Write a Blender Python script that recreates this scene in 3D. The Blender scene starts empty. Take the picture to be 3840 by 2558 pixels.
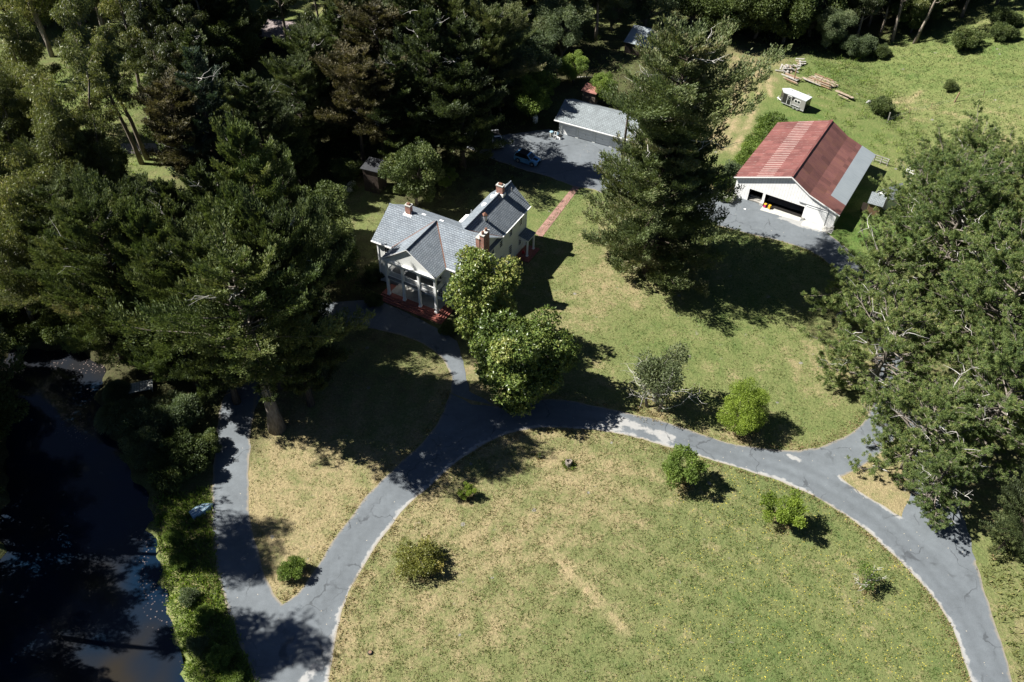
import bpy, bmesh, math, random
import numpy as np
from mathutils import Vector, Matrix
from mathutils.geometry import delaunay_2d_cdt

# ------------------------------------------------------------------ camera, sky, sun, exposure
SC = bpy.context.scene
COL = SC.collection
R = math.radians
CAM_H, PITCH, ROLL, FPX = 74.707, 44.091, 1.688, 3175.65
_t, _r = R(PITCH), R(ROLL)
_fw = np.array([0, math.cos(_t), -math.sin(_t)])
_up = np.array([0, math.sin(_t), math.cos(_t)])
_rt = np.array([1.0, 0, 0])
_rt2 = _rt * math.cos(_r) + _up * math.sin(_r)
_up2 = -_rt * math.sin(_r) + _up * math.cos(_r)
cam_d = bpy.data.cameras.new("camera")
cam = bpy.data.objects.new("camera", cam_d)
COL.objects.link(cam)
cam_d.sensor_width = 36.0
cam_d.lens = 36.0 * FPX / 3840.0
cam_d.clip_end = 6000
_m = Matrix((( _rt2[0], _up2[0], -_fw[0], 0), (_rt2[1], _up2[1], -_fw[1], 0), (_rt2[2], _up2[2], -_fw[2], CAM_H), (0, 0, 0, 1)))
cam.matrix_world = _m
SC.camera = cam

SUN_EL, SUN_DIR = R(47.0), Vector((-0.6806, 0.0424, 0.7314))   # direction towards the sun
world = bpy.data.worlds.new("World")
SC.world = world
world.use_nodes = True
wn = world.node_tree
sky = wn.nodes.new("ShaderNodeTexSky")
sky.sky_type = 'NISHITA'
sky.sun_disc = False
sky.sun_elevation = SUN_EL
sky.sun_rotation = math.atan2(SUN_DIR.x, SUN_DIR.y)
sky.altitude = 1200.0
sky.air_density = 0.4
sky.dust_density = 0.3
sky.ozone_density = 3.0
wn.links.new(sky.outputs[0], wn.nodes["Background"].inputs[0])
wn.nodes["Background"].inputs[1].default_value = 0.05
sd = bpy.data.lights.new("sun", 'SUN')
sd.energy = 5.0
sd.angle = R(0.5)
sd.color = (1.0, 0.965, 0.90)
sun = bpy.data.objects.new("sun", sd)
COL.objects.link(sun)
sun.rotation_euler = SUN_DIR.to_track_quat('Z', 'Y').to_euler()
SC.view_settings.view_transform = 'Standard'
SC.view_settings.look = 'None'
SC.view_settings.gamma = 1.0
SC.view_settings.exposure = 1.3
try:
    SC.cycles.max_bounces = 6
    SC.cycles.diffuse_bounces = 3
    SC.cycles.transmission_bounces = 3
    SC.cycles.use_denoising = True
except Exception:
    pass

# ------------------------------------------------------------------ terrain height and image points
FOOT_Y = [60, 90, 110, 128, 157, 200, 260]
FOOT_X = [105, 92, 80, 68, 66, 84, 110]
POND = None
S_O = 1.63127                                    # overview image to full image pixels

def hill(x, y):
    x = np.asarray(x, float); y = np.asarray(y, float)
    d = x - np.interp(y, FOOT_Y, FOOT_X)
    d = np.maximum(d, 0)
    return 15.0 * (1 - np.exp(-(d / 38.0) ** 1.4))

def gp(px, py, z=0.0):
    d = _fw * FPX + _rt2 * (px - 1920) - _up2 * (py - 1279)
    s = (z - CAM_H) / d[2]
    return d * s + np.array([0, 0, CAM_H])

def o(x, y, z=0.0):
    """overview image pixel, cast to height z -> world"""
    return gp(x * S_O, y * S_O, z)

def og(x, y, dz=0.0):
    """overview image pixel, cast onto the terrain"""
    z = 0.0
    for _ in range(25):
        P = o(x, y, z)
        z += 0.6 * (float(hill(P[0], P[1])) - z)
    P = o(x, y, z + dz)
    return np.array([P[0], P[1], z])

def base_from_top(x, y, h):
    z = 0.0
    for _ in range(25):
        P = o(x, y, z + h)
        z += 0.6 * (float(hill(P[0], P[1])) - z)
    return np.array([P[0], P[1], z])

# ------------------------------------------------------------------ scene helpers
def tag(ob, label=None, cat=None, group=None, kind=None):
    if label: ob["label"] = label
    if cat: ob["category"] = cat
    if group: ob["group"] = group
    if kind: ob["kind"] = kind
    return ob

def empty(name, loc=(0, 0, 0), rz=0.0, label=None, cat=None, group=None, scale=1.0):
    e = bpy.data.objects.new(name, None)
    COL.objects.link(e)
    e.empty_display_size = 0.5
    e.location = loc
    e.rotation_euler = (0, 0, rz)
    e.scale = (scale,) * 3 if not hasattr(scale, '__len__') else scale
    return tag(e, label, cat, group)

class MB:
    """collects polygons with material slots; build() links them as one object"""
    def __init__(s):
        s.v = []; s.f = []; s.m = []
    def poly(s, pts, m=0):
        i = len(s.v); s.v += [tuple(map(float, p)) for p in pts]
        s.f.append(tuple(range(i, i + len(pts)))); s.m.append(m)
    def box(s, a, b, m=0, M=None):
        x0, y0, z0 = a; x1, y1, z1 = b
        c = [(x0, y0, z0), (x1, y0, z0), (x1, y1, z0), (x0, y1, z0), (x0, y0, z1), (x1, y0, z1), (x1, y1, z1), (x0, y1, z1)]
        if M is not None: c = [tuple(M @ Vector(p)) for p in c]
        i = len(s.v); s.v += c
        for q in ((3, 2, 1, 0), (4, 5, 6, 7), (0, 1, 5, 4), (1, 2, 6, 5), (2, 3, 7, 6), (3, 0, 4, 7)):
            s.f.append(tuple(i + k for k in q)); s.m.append(m)
    def slab(s, pts, t, mtop=0, mside=1, dirv=(0, 0, -1)):
        """polygon (ccw seen from outside) thickened along dirv"""
        d = Vector(dirv) * t
        top = [Vector(p) for p in pts]; bot = [p + d for p in top]
        n = len(pts)
        s.poly(top, mtop); s.poly(list(reversed(bot)), mside)
        for k in range(n):
            j = (k + 1) % n
            s.poly([top[k], bot[k], bot[j], top[j]], mside)
    def bar(s, p, q, w, h=None, m=0):
        """rectangular bar from p to q"""
        h = h or w
        p, q = Vector(p), Vector(q); d = (q - p).normalized()
        a = d.cross(Vector((0, 0, 1)))
        a = Vector((1, 0, 0)) if a.length < 1e-4 else a.normalized()
        b = a.cross(d).normalized()
        c = []
        for e in (p, q):
            for i, j in ((-1, -1), (1, -1), (1, 1), (-1, 1)): c.append(e + a * i * w / 2 + b * j * h / 2)
        k = len(s.v); s.v += [tuple(x) for x in c]
        for f in ((3, 2, 1, 0), (4, 5, 6, 7), (0, 1, 5, 4), (1, 2, 6, 5), (2, 3, 7, 6), (3, 0, 4, 7)):
            s.f.append(tuple(k + x for x in f)); s.m.append(m)
    def tube(s, pts, rad, n=7, m=0, cap=True):
        pts = [Vector(p) for p in pts]
        k0 = len(s.v)
        ref = Vector((0.31, 0.95, 0.1))
        for i, p in enumerate(pts):
            d = (pts[min(i + 1, len(pts) - 1)] - pts[max(i - 1, 0)]).normalized()
            a = d.cross(ref)
            if a.length < 1e-3: a = d.cross(Vector((1, 0, 0)))
            a.normalize(); b = d.cross(a)
            for j in range(n):
                t = 2 * math.pi * j / n
                s.v.append(tuple(p + (a * math.cos(t) + b * math.sin(t)) * rad[i]))
        for i in range(len(pts) - 1):
            for j in range(n):
                s.f.append((k0 + i * n + j, k0 + i * n + (j + 1) % n, k0 + (i + 1) * n + (j + 1) % n, k0 + (i + 1) * n + j)); s.m.append(m)
        if cap:
            s.f.append(tuple(k0 + j for j in reversed(range(n)))); s.m.append(m)
            k = k0 + (len(pts) - 1) * n
            s.f.append(tuple(k + j for j in range(n))); s.m.append(m)
    def lathe(s, prof, n=16, m=0, c=(0, 0, 0)):
        k0 = len(s.v)
        for r_, z in prof:
            for j in range(n):
                t = 2 * math.pi * j / n
                s.v.append((c[0] + r_ * math.cos(t), c[1] + r_ * math.sin(t), c[2] + z))
        for i in range(len(prof) - 1):
            for j in range(n):
                s.f.append((k0 + i * n + j, k0 + i * n + (j + 1) % n, k0 + (i + 1) * n + (j + 1) % n, k0 + (i + 1) * n + j)); s.m.append(m)
        s.f.append(tuple(k0 + (len(prof) - 1) * n + j for j in range(n))); s.m.append(m)
        s.f.append(tuple(k0 + j for j in reversed(range(n)))); s.m.append(m)
    def mesh(s, name, mats, smooth=False):
        me = bpy.data.meshes.new(name)
        me.from_pydata(s.v, [], s.f)
        for mt in (mats if isinstance(mats, (list, tuple)) else [mats]): me.materials.append(mt)
        me.polygons.foreach_set("material_index", s.m)
        if smooth: me.polygons.foreach_set("use_smooth", [True] * len(s.f))
        uv = me.uv_layers.new(name="UVMap")
        co = np.array(s.v)
        data = np.zeros((len(me.loops), 2)); li = 0
        for f in s.f:
            p = co[list(f)]
            n_ = np.cross(p[1] - p[0], p[2] - p[1]) if len(f) == 3 else np.cross(p[2] - p[0], p[3] - p[1])
            l = np.linalg.norm(n_); n_ = n_ / l if l > 1e-12 else np.array([0, 0, 1.0])
            t = np.array([-n_[1], n_[0], 0]); l = np.linalg.norm(t)
            t = t / l if l > 1e-3 else np.array([1.0, 0, 0])
            b = np.cross(n_, t)
            data[li:li + len(f), 0] = p @ t; data[li:li + len(f), 1] = p @ b
            li += len(f)
        uv.data.foreach_set("uv", data.ravel())
        me.validate(); me.update()
        return me
    def build(s, name, mats, parent=None, smooth=False, loc=None, rz=0.0, **tags):
        ob = bpy.data.objects.new(name, s.mesh(name, mats, smooth))
        COL.objects.link(ob)
        if parent is not None: ob.parent = parent
        if loc is not None: ob.location = loc
        ob.rotation_euler = (0, 0, rz)
        return tag(ob, **tags) if tags else ob

def copy_tree(src, parent=None):
    c = src.copy(); COL.objects.link(c)
    if parent is not None: c.parent = parent
    for ch in list(src.children): copy_tree(ch, c)
    return c

# ------------------------------------------------------------------ material helpers
class NT:
    def __init__(s, name):
        s.mat = bpy.data.materials.new(name); s.mat.use_nodes = True
        s.t = s.mat.node_tree; s.n = s.t.nodes; s.b = s.n["Principled BSDF"]; s.out = s.n["Material Output"]
    def node(s, typ, inputs=None, **attrs):
        n = s.n.new(typ)
        for k, v in attrs.items(): setattr(n, k, v)
        for k, v in (inputs or {}).items(): s.set(n, k, v)
        return n
    def set(s, n, k, v):
        i = n.inputs[k]
        if hasattr(v, 'is_output'): s.t.links.new(v, i)
        elif hasattr(v, 'outputs'): s.t.links.new(v.outputs[0], i)
        else:
            if hasattr(i.default_value, '__len__') and hasattr(v, '__len__') and len(v) == 3 and len(i.default_value) == 4: v = (*v, 1)
            i.default_value = v
    def coord(s, kind='Object', scale=None, rot=None):
        if kind == 'World':
            c = s.node('ShaderNodeNewGeometry').outputs['Position']
        else:
            c = s.node('ShaderNodeTexCoord').outputs[kind]
        if scale is not None or rot is not None:
            mp = s.node('ShaderNodeMapping', {'Vector': c})
            if scale is not None: mp.inputs['Scale'].default_value = scale if hasattr(scale, '__len__') else (scale,) * 3
            if rot is not None: mp.inputs['Rotation'].default_value = rot
            c = mp.outputs[0]
        return c
    def noise(s, vec, scale, detail=4, rough=.55, dist=0.0):
        return s.node('ShaderNodeTexNoise', {'Vector': vec, 'Scale': scale, 'Detail': detail, 'Roughness': rough, 'Distortion': dist}).outputs['Fac']
    def ramp(s, fac, stops, mode='LINEAR'):
        n = s.node('ShaderNodeValToRGB', {'Fac': fac}); cr = n.color_ramp; cr.interpolation = mode
        while len(cr.elements) < len(stops): cr.elements.new(0.5)
        for e, (p, c) in zip(cr.elements, stops):
            e.position = p; e.color = (*c, 1) if hasattr(c, '__len__') else (c, c, c, 1)
        return n.outputs[0]
    def mix(s, fac, a, b, mode='MIX'):
        n = s.node('ShaderNodeMix', data_type='RGBA', blend_type=mode)
        s.set(n, 0, fac); s.set(n, 6, a); s.set(n, 7, b)
        return n.outputs[2]
    def math(s, op, a, b=0.0, clamp=False):
        n = s.node('ShaderNodeMath', operation=op, use_clamp=clamp); s.set(n, 0, a); s.set(n, 1, b)
        return n.outputs[0]
    def attr(s, name):
        return s.node('ShaderNodeAttribute', attribute_name=name).outputs['Fac']
    def bump(s, h, strength=.3, dist=.05):
        n = s.node('ShaderNodeBump', {'Strength': strength, 'Distance': dist, 'Height': h})
        s.set(s.b, 'Normal', n.outputs[0])
    def done(s, color=None, rough=.7, spec=.3, metal=0.0):
        if color is not None: s.set(s.b, 'Base Color', color)
        s.set(s.b, 'Roughness', rough); s.set(s.b, 'Specular IOR Level', spec); s.set(s.b, 'Metallic', metal)
        return s.mat

def simple(name, c, rough=.7, spec=.3, metal=0.0, var=.15, scale=3.0, bump=0.0):
    m = NT(name); co = m.coord()
    n = m.noise(co, scale, 5)
    k = m.ramp(n, [(.3, 1 - var), (.7, 1 + var)])
    col = m.mix(1.0, c, k, 'MULTIPLY')
    if bump: m.bump(n, bump)
    return m.done(col, rough, spec, metal)
# ------------------------------------------------------------------ the ground: terrain sheet, pond, drives, path
def blur_poly(pts, step=0.5, amp=0.12, seed=1, close=True):
    """subdivide a world polygon finely and roughen it"""
    rng = np.random.default_rng(seed)
    pts = np.array(pts, float); out = []
    n = len(pts)
    for i in range(n if close else n - 1):
        a, b = pts[i], pts[(i + 1) % n]
        k = max(1, int(np.linalg.norm(b - a) / step))
        for j in range(k): out.append(a + (b - a) * j / k)
    out = np.array(out)
    nz = rng.normal(0, 1, (len(out), 2))
    ker = np.array([.25, .5, .25])
    sm = np.stack([np.convolve(np.r_[nz[-2:, c], nz[:, c], nz[:2, c]], ker, 'same')[2:-2] for c in (0, 1)], -1)
    return out + sm * amp

def chaikin(pts, n=2):
    p = np.array(pts, float)
    for _ in range(n):
        q = []
        for i in range(len(p) - 1):
            q += [p[i] * .75 + p[i + 1] * .25, p[i] * .25 + p[i + 1] * .75]
        p = np.array([p[0]] + q + [p[-1]])
    return p

def inside(P, poly):
    x, y = P[:, 0], P[:, 1]; r = np.zeros(len(P), bool)
    a = np.asarray(poly); b = np.roll(a, -1, 0)
    for (x0, y0), (x1, y1) in zip(a, b):
        if y0 == y1: continue
        c = ((y0 > y) != (y1 > y)) & (x < (x1 - x0) * (y - y0) / (y1 - y0) + x0)
        r ^= c
    return r

def seg_dist(P, line, close=False):
    d = np.full(len(P), 1e9); a = np.asarray(line)
    b = np.roll(a, -1, 0) if close else a[1:]
    for p, q in zip(a, b):
        v = q - p; L = v @ v
        if L < 1e-12: continue
        t = np.clip(((P - p) @ v) / L, 0, 1)
        d = np.minimum(d, np.linalg.norm(P - (p + t[:, None] * v), axis=1))
    return d

def ow(lst, z=0.0): return np.array([o(x, y, z)[:2] for x, y in lst])

POND_W = np.vstack([
    [(-60, 64), (-55, 56), (-51.5, 46), (-48, 36), (-45, 24), (-44, -30), (-26, -30)],
    chaikin(ow([(445, 1640), (430, 1568), (412, 1480), (392, 1400), (377, 1320), (356, 1230), (350, 1150), (312, 1085), (272, 1010), (235, 940), (232, 890), (246, 845), (225, 812), (150, 802), (60, 800), (0, 806)], -0.9), 2)])

def height(x, y):
    P = np.stack([np.ravel(x), np.ravel(y)], -1)
    z = hill(P[:, 0], P[:, 1])
    # small undulation away from the built ground
    far = np.clip((P[:, 1] - 150) / 60, 0, 1)
    z = z + far * 0.4 * np.sin(P[:, 0] * .07) * np.cos(P[:, 1] * .05)
    m = (P[:, 0] < -15) & (P[:, 1] < 85)
    if m.any():
        Q = P[m]; d = seg_dist(Q, POND_W, True); ins = inside(Q, POND_W)
        sd_ = np.where(ins, -d, d) + .55 * np.sin(Q[:, 0] * 1.1 + Q[:, 1] * .5) * np.cos(Q[:, 1] * .9) + .35 * np.sin(Q[:, 1] * 2.1)
        k = np.clip((1.3 - sd_) / 3.2, 0, 1); k = k * k * (3 - 2 * k)
        z[m] = z[m] - 2.2 * k
    return z.reshape(np.shape(x))

# what grows where: overview image point, radius (m), dryness, lushness, forest floor, flowers
ZONES = [
    # inner lawn
    (1000, 1500, 12, .64, .25, 0, 0), (900, 1420, 9, .68, .3, 0, 0), (1100, 1300, 10, .80, .2, 0, 0), (1350, 1100, 9, .72, .2, 0, 0), (1300, 1300, 9, .70, .2, 0, 0),
    (1150, 1180, 8, .72, .2, 0, 0), (1500, 1250, 8, .52, .2, 0, .2), (1600, 1350, 9, .34, .3, 0, .5), (1400, 1480, 9, .40, .3, 0, .3), (1250, 1540, 8, .44, .3, 0, .1),
    (1650, 1170, 6, .42, .3, 0, .9), (1750, 1300, 9, .37, .35, 0, .7), (1900, 1400, 8, .38, .4, 0, .8), (2000, 1500, 9, .36, .4, 0, .8), (1700, 1520, 9, .36, .35, 0, .6), (2100, 1450, 6, .42, .4, 0, .4),
    (1950, 1270, 6, .42, .4, 0, .3), (1050, 1560, 6, .5, .3, 0, 0), (1420, 1180, 6, .74, .2, 0, 0),
    # island
    (700, 1100, 8, .86, .2, .1, 0), (680, 1250, 8, .88, .2, .1, 0), (850, 900, 9, .62, .2, .35, 0), (750, 800, 8, .6, .2, .45, 0), (950, 1000, 7, .7, .2, .2, 0), (640, 980, 6, .75, .1, .4, 0),
    # right lawn
    (1300, 750, 7, .60, .35, 0, 0), (1250, 620, 7, .52, .5, 0, 0), (1400, 900, 7, .56, .4, 0, 0), (1500, 780, 8, .46, .5, 0, 0), (1650, 780, 9, .38, .6, 0, 0), (1700, 860, 8, .36, .6, 0, 0),
    (1850, 870, 7, .5, .45, 0, 0), (1790, 740, 8, .34, .6, 0, 0), (1890, 850, 5, .80, .3, 0, 0), (1900, 720, 5, .84, .2, .1, 0), (1860, 990, 6, .45, .5, 0, 0), (1600, 960, 6, .55, .4, 0, 0),
    (1340, 560, 7, .55, .45, 0, 0), (1400, 660, 5, .78, .3, 0, 0), (1440, 620, 7, .7, .2, .35, 0), (1550, 620, 9, .42, .4, .1, 0), (1750, 620, 9, .34, .5, 0, 0), (1350, 470, 6, .4, .5, 0, 0), (1240, 500, 5, .32, .6, 0, 0),
    # bare ground round the lawn shrubs
    (1712, 992, 2.2, .85, .2, .5, 0), (1572, 1118, 1.7, .85, .2, .45, 0), (1796, 1212, 1.7, .85, .2, .45, 0), (1983, 1355, 1.6, 1.0, .1, .15, 0), (972, 1306, 2.2, .9, .2, .4, 0), (678, 1322, 1.6, .9, .2, .4, 0), (1512, 945, 2.6, .85, .2, .45, 0),
    # gore under the pines
    (1970, 1085, 3, .85, .2, .2, 0), (2050, 1120, 5, .8, .2, .3, 0), (2200, 900, 12, .6, .2, .5, 0), (2330, 700, 14, .4, .4, .4, 0),
    (2320, 1400, 5, .55, .4, 0, 0), (2352, 1500, 5, .55, .4, 0, 0), (2300, 1250, 6, .5, .4, .3, 0),
    # around the barn
    (1940, 480, 8, .12, 1, 0, 0), (1960, 400, 7, .3, .8, 0, 0), (1960, 550, 6, .12, 1, 0, 0), (2040, 330, 8, .3, .8, 0, 0), (2050, 400, 5, .6, .5, 0, 0), (1700, 360, 6, .3, .8, 0, 0),
    (1690, 250, 7, .48, .5, 0, 0), (1680, 180, 8, .70, .3, .1, 0), (1640, 330, 6, .74, .2, .1, 0), (1720, 300, 6, .6, .5, 0, 0), (1790, 230, 7, .28, .9, 0, 0), (1860, 260, 6, .25, .9, 0, 0), (1760, 150, 6, .8, .2, .2, 0),
    (1900, 170, 8, .2, .8, 0, 0), (1960, 300, 7, .3, .8, 0, 0), (1660, 440, 4, .7, .3, .1, 0), (1690, 120, 9, .75, .2, .3, 0),
    # hill
    (2100, 250, 12, .44, .6, 0, 0), (2250, 200, 16, .46, .6, 0, 0), (2350, 280, 14, .50, .5, 0, 0), (2150, 130, 12, .24, .8, 0, 0), (2250, 330, 10, .48, .65, 0, 0), (2340, 120, 16, .32, .7, 0, 0), (2090, 235, 3, .95, .1, .1, 0), (2350, 60, 20, .36, .65, 0, 0), (2300, 240, 5, .55, .4, 0, 0), (2200, 290, 5, .52, .4, 0, 0),
    # woods
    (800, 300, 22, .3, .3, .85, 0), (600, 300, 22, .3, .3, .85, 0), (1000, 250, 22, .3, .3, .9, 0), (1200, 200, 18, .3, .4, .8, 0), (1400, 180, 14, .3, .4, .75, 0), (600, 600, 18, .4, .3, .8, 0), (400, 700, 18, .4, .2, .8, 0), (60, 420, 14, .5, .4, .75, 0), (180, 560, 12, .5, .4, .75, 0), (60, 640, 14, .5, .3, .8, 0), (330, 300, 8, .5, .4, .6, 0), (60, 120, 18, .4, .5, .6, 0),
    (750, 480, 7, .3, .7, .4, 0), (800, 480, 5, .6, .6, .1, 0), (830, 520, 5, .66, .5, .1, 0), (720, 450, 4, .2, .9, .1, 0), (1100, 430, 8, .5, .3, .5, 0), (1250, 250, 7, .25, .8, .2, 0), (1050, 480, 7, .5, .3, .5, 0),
    (900, 380, 4, .5, .7, .1, 0), (640, 40, 12, .4, .8, .2, 0), (600, 190, 6, .4, .6, .2, 0), (760, 30, 10, .5, .7, .2, 0), (840, 440, 4, .7, .5, .1, 0),
    (1700, 60, 18, .4, .4, .8, 0), (2000, 40, 20, .4, .4, .7, 0), (2200, 30, 14, .4, .4, .6, 0), (1500, 40, 14, .5, .6, .3, 0), (1500, 170, 8, .4, .4, .4, 0),
    # meadow behind the eucalyptus
    (230, 220, 16, .42, .8, 0, 0), (100, 260, 16, .45, .7, 0, 0), (240, 380, 12, .45, .8, 0, 0), (300, 520, 6, .85, .3, .1, 0), (120, 450, 8, .55, .5, .4, 0), (330, 400, 8, .7, .5, .1, 0), (200, 650, 12, .6, .4, .5, 0),
    (100, 60, 25, .4, .6, .2, 0), (350, 100, 18, .4, .4, .7, 0), (450, 280, 14, .4, .3, .8, 0),
    # pond bank
    (430, 1250, 5, .6, .4, .25, 0), (480, 1300, 4, .78, .3, .1, 0), (470, 1450, 5, .5, .6, .2, 0), (540, 1540, 5, .4, .7, .1, 0), (380, 1000, 9, .4, .5, .6, 0), (420, 1200, 4, .6, .3, .5, 0), (200, 780, 8, .4, .3, .9, 0), (520, 1010, 4, .6, .2, .7, 0),
]
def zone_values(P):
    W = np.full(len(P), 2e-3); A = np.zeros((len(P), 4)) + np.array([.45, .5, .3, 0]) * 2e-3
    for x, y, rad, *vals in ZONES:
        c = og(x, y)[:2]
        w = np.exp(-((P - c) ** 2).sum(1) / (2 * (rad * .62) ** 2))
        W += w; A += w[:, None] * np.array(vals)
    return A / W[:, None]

def axis(lo, hi, step, far):
    core = np.arange(lo, hi + step / 2, step)
    out = []; s_, p = step, 0
    while p < far:
        s_ *= 1.35; p += s_; out.append(p)
    out = np.array(out)
    return np.r_[lo - out[::-1], core, hi + out]

BARES = [ow(l) for l in ([(1255, 1258), (1285, 1290), (1312, 1322), (1338, 1340), (1366, 1378), (1392, 1398), (1412, 1424), (1440, 1452)],
    [(1690, 130), (1712, 170), (1716, 215), (1700, 265), (1672, 315), (1650, 350)], [(1716, 128), (1740, 165), (1746, 215), (1728, 268), (1700, 320), (1680, 350)],
    [(1735, 150), (1765, 180), (1772, 220)], [(1655, 170), (1690, 190), (1690, 240), (1660, 290), (1640, 320)],
    [(2050, 235), (2088, 240), (2110, 225)])]

def build_terrain():
    xs, ys = axis(-118, 128, .75, 2500), axis(20, 235, .75, 2500)
    X, Y = np.meshgrid(xs, ys)
    Z = height(X, Y)
    nx, ny = len(xs), len(ys)
    me = bpy.data.meshes.new("terrain")
    V = np.stack([X, Y, Z], -1).reshape(-1, 3)
    idx = np.arange(nx * ny).reshape(ny, nx)
    F = np.stack([idx[:-1, :-1], idx[:-1, 1:], idx[1:, 1:], idx[1:, :-1]], -1).reshape(-1, 4)
    fast_mesh(me, V, F)
    A = zone_values(V[:, :2])
    P2 = V[:, :2]; core = (np.abs(P2[:, 0]) < 130) & (P2[:, 1] > 20) & (P2[:, 1] < 160)
    mow = np.zeros(len(P2))
    dl = seg_dist(P2[core], chaikin(ow(LAWN_E + NORTH[::-1]), 2)); ds = seg_dist(P2[core], chaikin(ow(SOUTH), 2))
    mow[core] = np.where(inside(P2[core], np.vstack([chaikin(ow(SOUTH), 2), ow([(1600, 1700)])])), np.sin(ds * 2 * np.pi / 3.4), np.sin(dl * 2 * np.pi / 3.1))
    bare = np.max([np.exp(-(seg_dist(V[:, :2], l) / (.5 if i == 0 else .5)) ** 2) for i, l in enumerate(BARES)], 0)
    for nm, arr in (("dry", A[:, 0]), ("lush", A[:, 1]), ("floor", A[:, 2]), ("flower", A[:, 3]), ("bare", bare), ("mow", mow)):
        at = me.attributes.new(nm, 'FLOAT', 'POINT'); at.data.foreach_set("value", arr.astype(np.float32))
    me.polygons.foreach_set("use_smooth", [True] * len(F))
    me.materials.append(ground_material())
    ob = bpy.data.objects.new("ground", me); COL.objects.link(ob)
    tag(ob, "rolling ground of dry and green grass under everything", "ground", kind='structure')

def fast_mesh(me, V, F):
    V = np.ascontiguousarray(V, np.float32); F = np.ascontiguousarray(F, np.int32)
    n, k = F.shape
    me.vertices.add(len(V)); me.vertices.foreach_set("co", V.ravel())
    me.loops.add(n * k); me.loops.foreach_set("vertex_index", F.ravel())
    me.polygons.add(n); me.polygons.foreach_set("loop_start", np.arange(0, n * k, k, dtype=np.int32))
    me.update(calc_edges=True)

def ground_material():
    m = NT("grass ground"); w = m.coord('World')
    n1, n2, n3, n4 = m.noise(w, .10, 3), m.noise(w, .55, 4, .6, .4), m.noise(w, 2.6, 4, .6), m.noise(w, 9.0, 3, .7)
    dry, lush, floor, fl, bare = (m.attr(a) for a in ("dry", "lush", "floor", "flower", "bare"))
    f = m.math('ADD', dry, m.math('MULTIPLY', m.math('SUBTRACT', n1, .5), .85))
    f = m.math('ADD', f, m.math('MULTIPLY', m.math('SUBTRACT', n2, .5), .95))
    f = m.math('ADD', f, m.math('MULTIPLY', m.math('SUBTRACT', n3, .5), .8), True)
    f = m.math('ADD', f, m.math('MULTIPLY', m.attr('mow'), m.math('MULTIPLY', n1, .17)), True)
    green = m.mix(lush, (.082, .110, .040), (.070, .120, .028))
    olive = m.mix(lush, (.142, .148, .064), (.124, .154, .048))
    c = m.mix(m.ramp(f, [(.0, 0.0), (.45, 1.0)]), green, olive)
    c = m.mix(m.ramp(f, [(.52, 0.0), (.92, 1.0)]), c, (.262, .214, .118))
    # worn grey-brown earth showing through
    e = m.ramp(m.noise(w, 1.15, 5, .62, .6), [(.655, 0.0), (.70, 1.0)])
    big = m.ramp(m.noise(w, .16, 2), [(.42, 0.0), (.62, 1.0)])
    e = m.math('MULTIPLY', m.math('MULTIPLY', e, big), .75)
    c = m.mix(e, c, (.20, .18, .15))
    c = m.mix(m.math('MULTIPLY', bare, m.ramp(n2, [(.32, .15), (.62, .85)])), c, (.36, .275, .165))
    # molehills
    vo = m.node('ShaderNodeTexVoronoi', {'Vector': w, 'Scale': .30, 'Randomness': 1.0})
    sp = m.math('MULTIPLY', m.math('LESS_THAN', m.math('ADD', vo.outputs['Distance'], m.math('MULTIPLY', n3, .09)), .115), m.math('GREATER_THAN', m.node('ShaderNodeSeparateColor', {'Color': vo.outputs['Color']}).outputs[0], .45))
    c = m.mix(m.math('MULTIPLY', sp, .8), c, (.21, .20, .185))
    # forest floor
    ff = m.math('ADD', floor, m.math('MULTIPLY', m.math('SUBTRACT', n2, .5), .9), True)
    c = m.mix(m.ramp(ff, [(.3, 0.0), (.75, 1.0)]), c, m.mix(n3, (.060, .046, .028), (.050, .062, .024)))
    # flowers
    v2 = m.node('ShaderNodeTexVoronoi', {'Vector': w, 'Scale': 3.4})
    fm = m.math('MULTIPLY', m.math('LESS_THAN', v2.outputs['Distance'], .16), m.ramp(m.math('MULTIPLY', fl, m.ramp(n2, [(.35, 0.0), (.6, 1.4)])), [(.25, 0.0), (.5, 1.0)]))
    c = m.mix(fm, c, (.50, .42, .06))
    k = m.ramp(m.math('ADD', m.math('MULTIPLY', n4, .5), m.math('MULTIPLY', m.noise(w, 4.2, 3, .7), .5)), [(.30, .50), (.5, .98), (.70, 1.5)])
    c = m.mix(1.0, c, k, 'MULTIPLY')
    h = m.math('ADD', m.math('MULTIPLY', n4, .6), n3)
    m.bump(h, .75, .22)
    return m.done(c, .95, .08)

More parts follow.
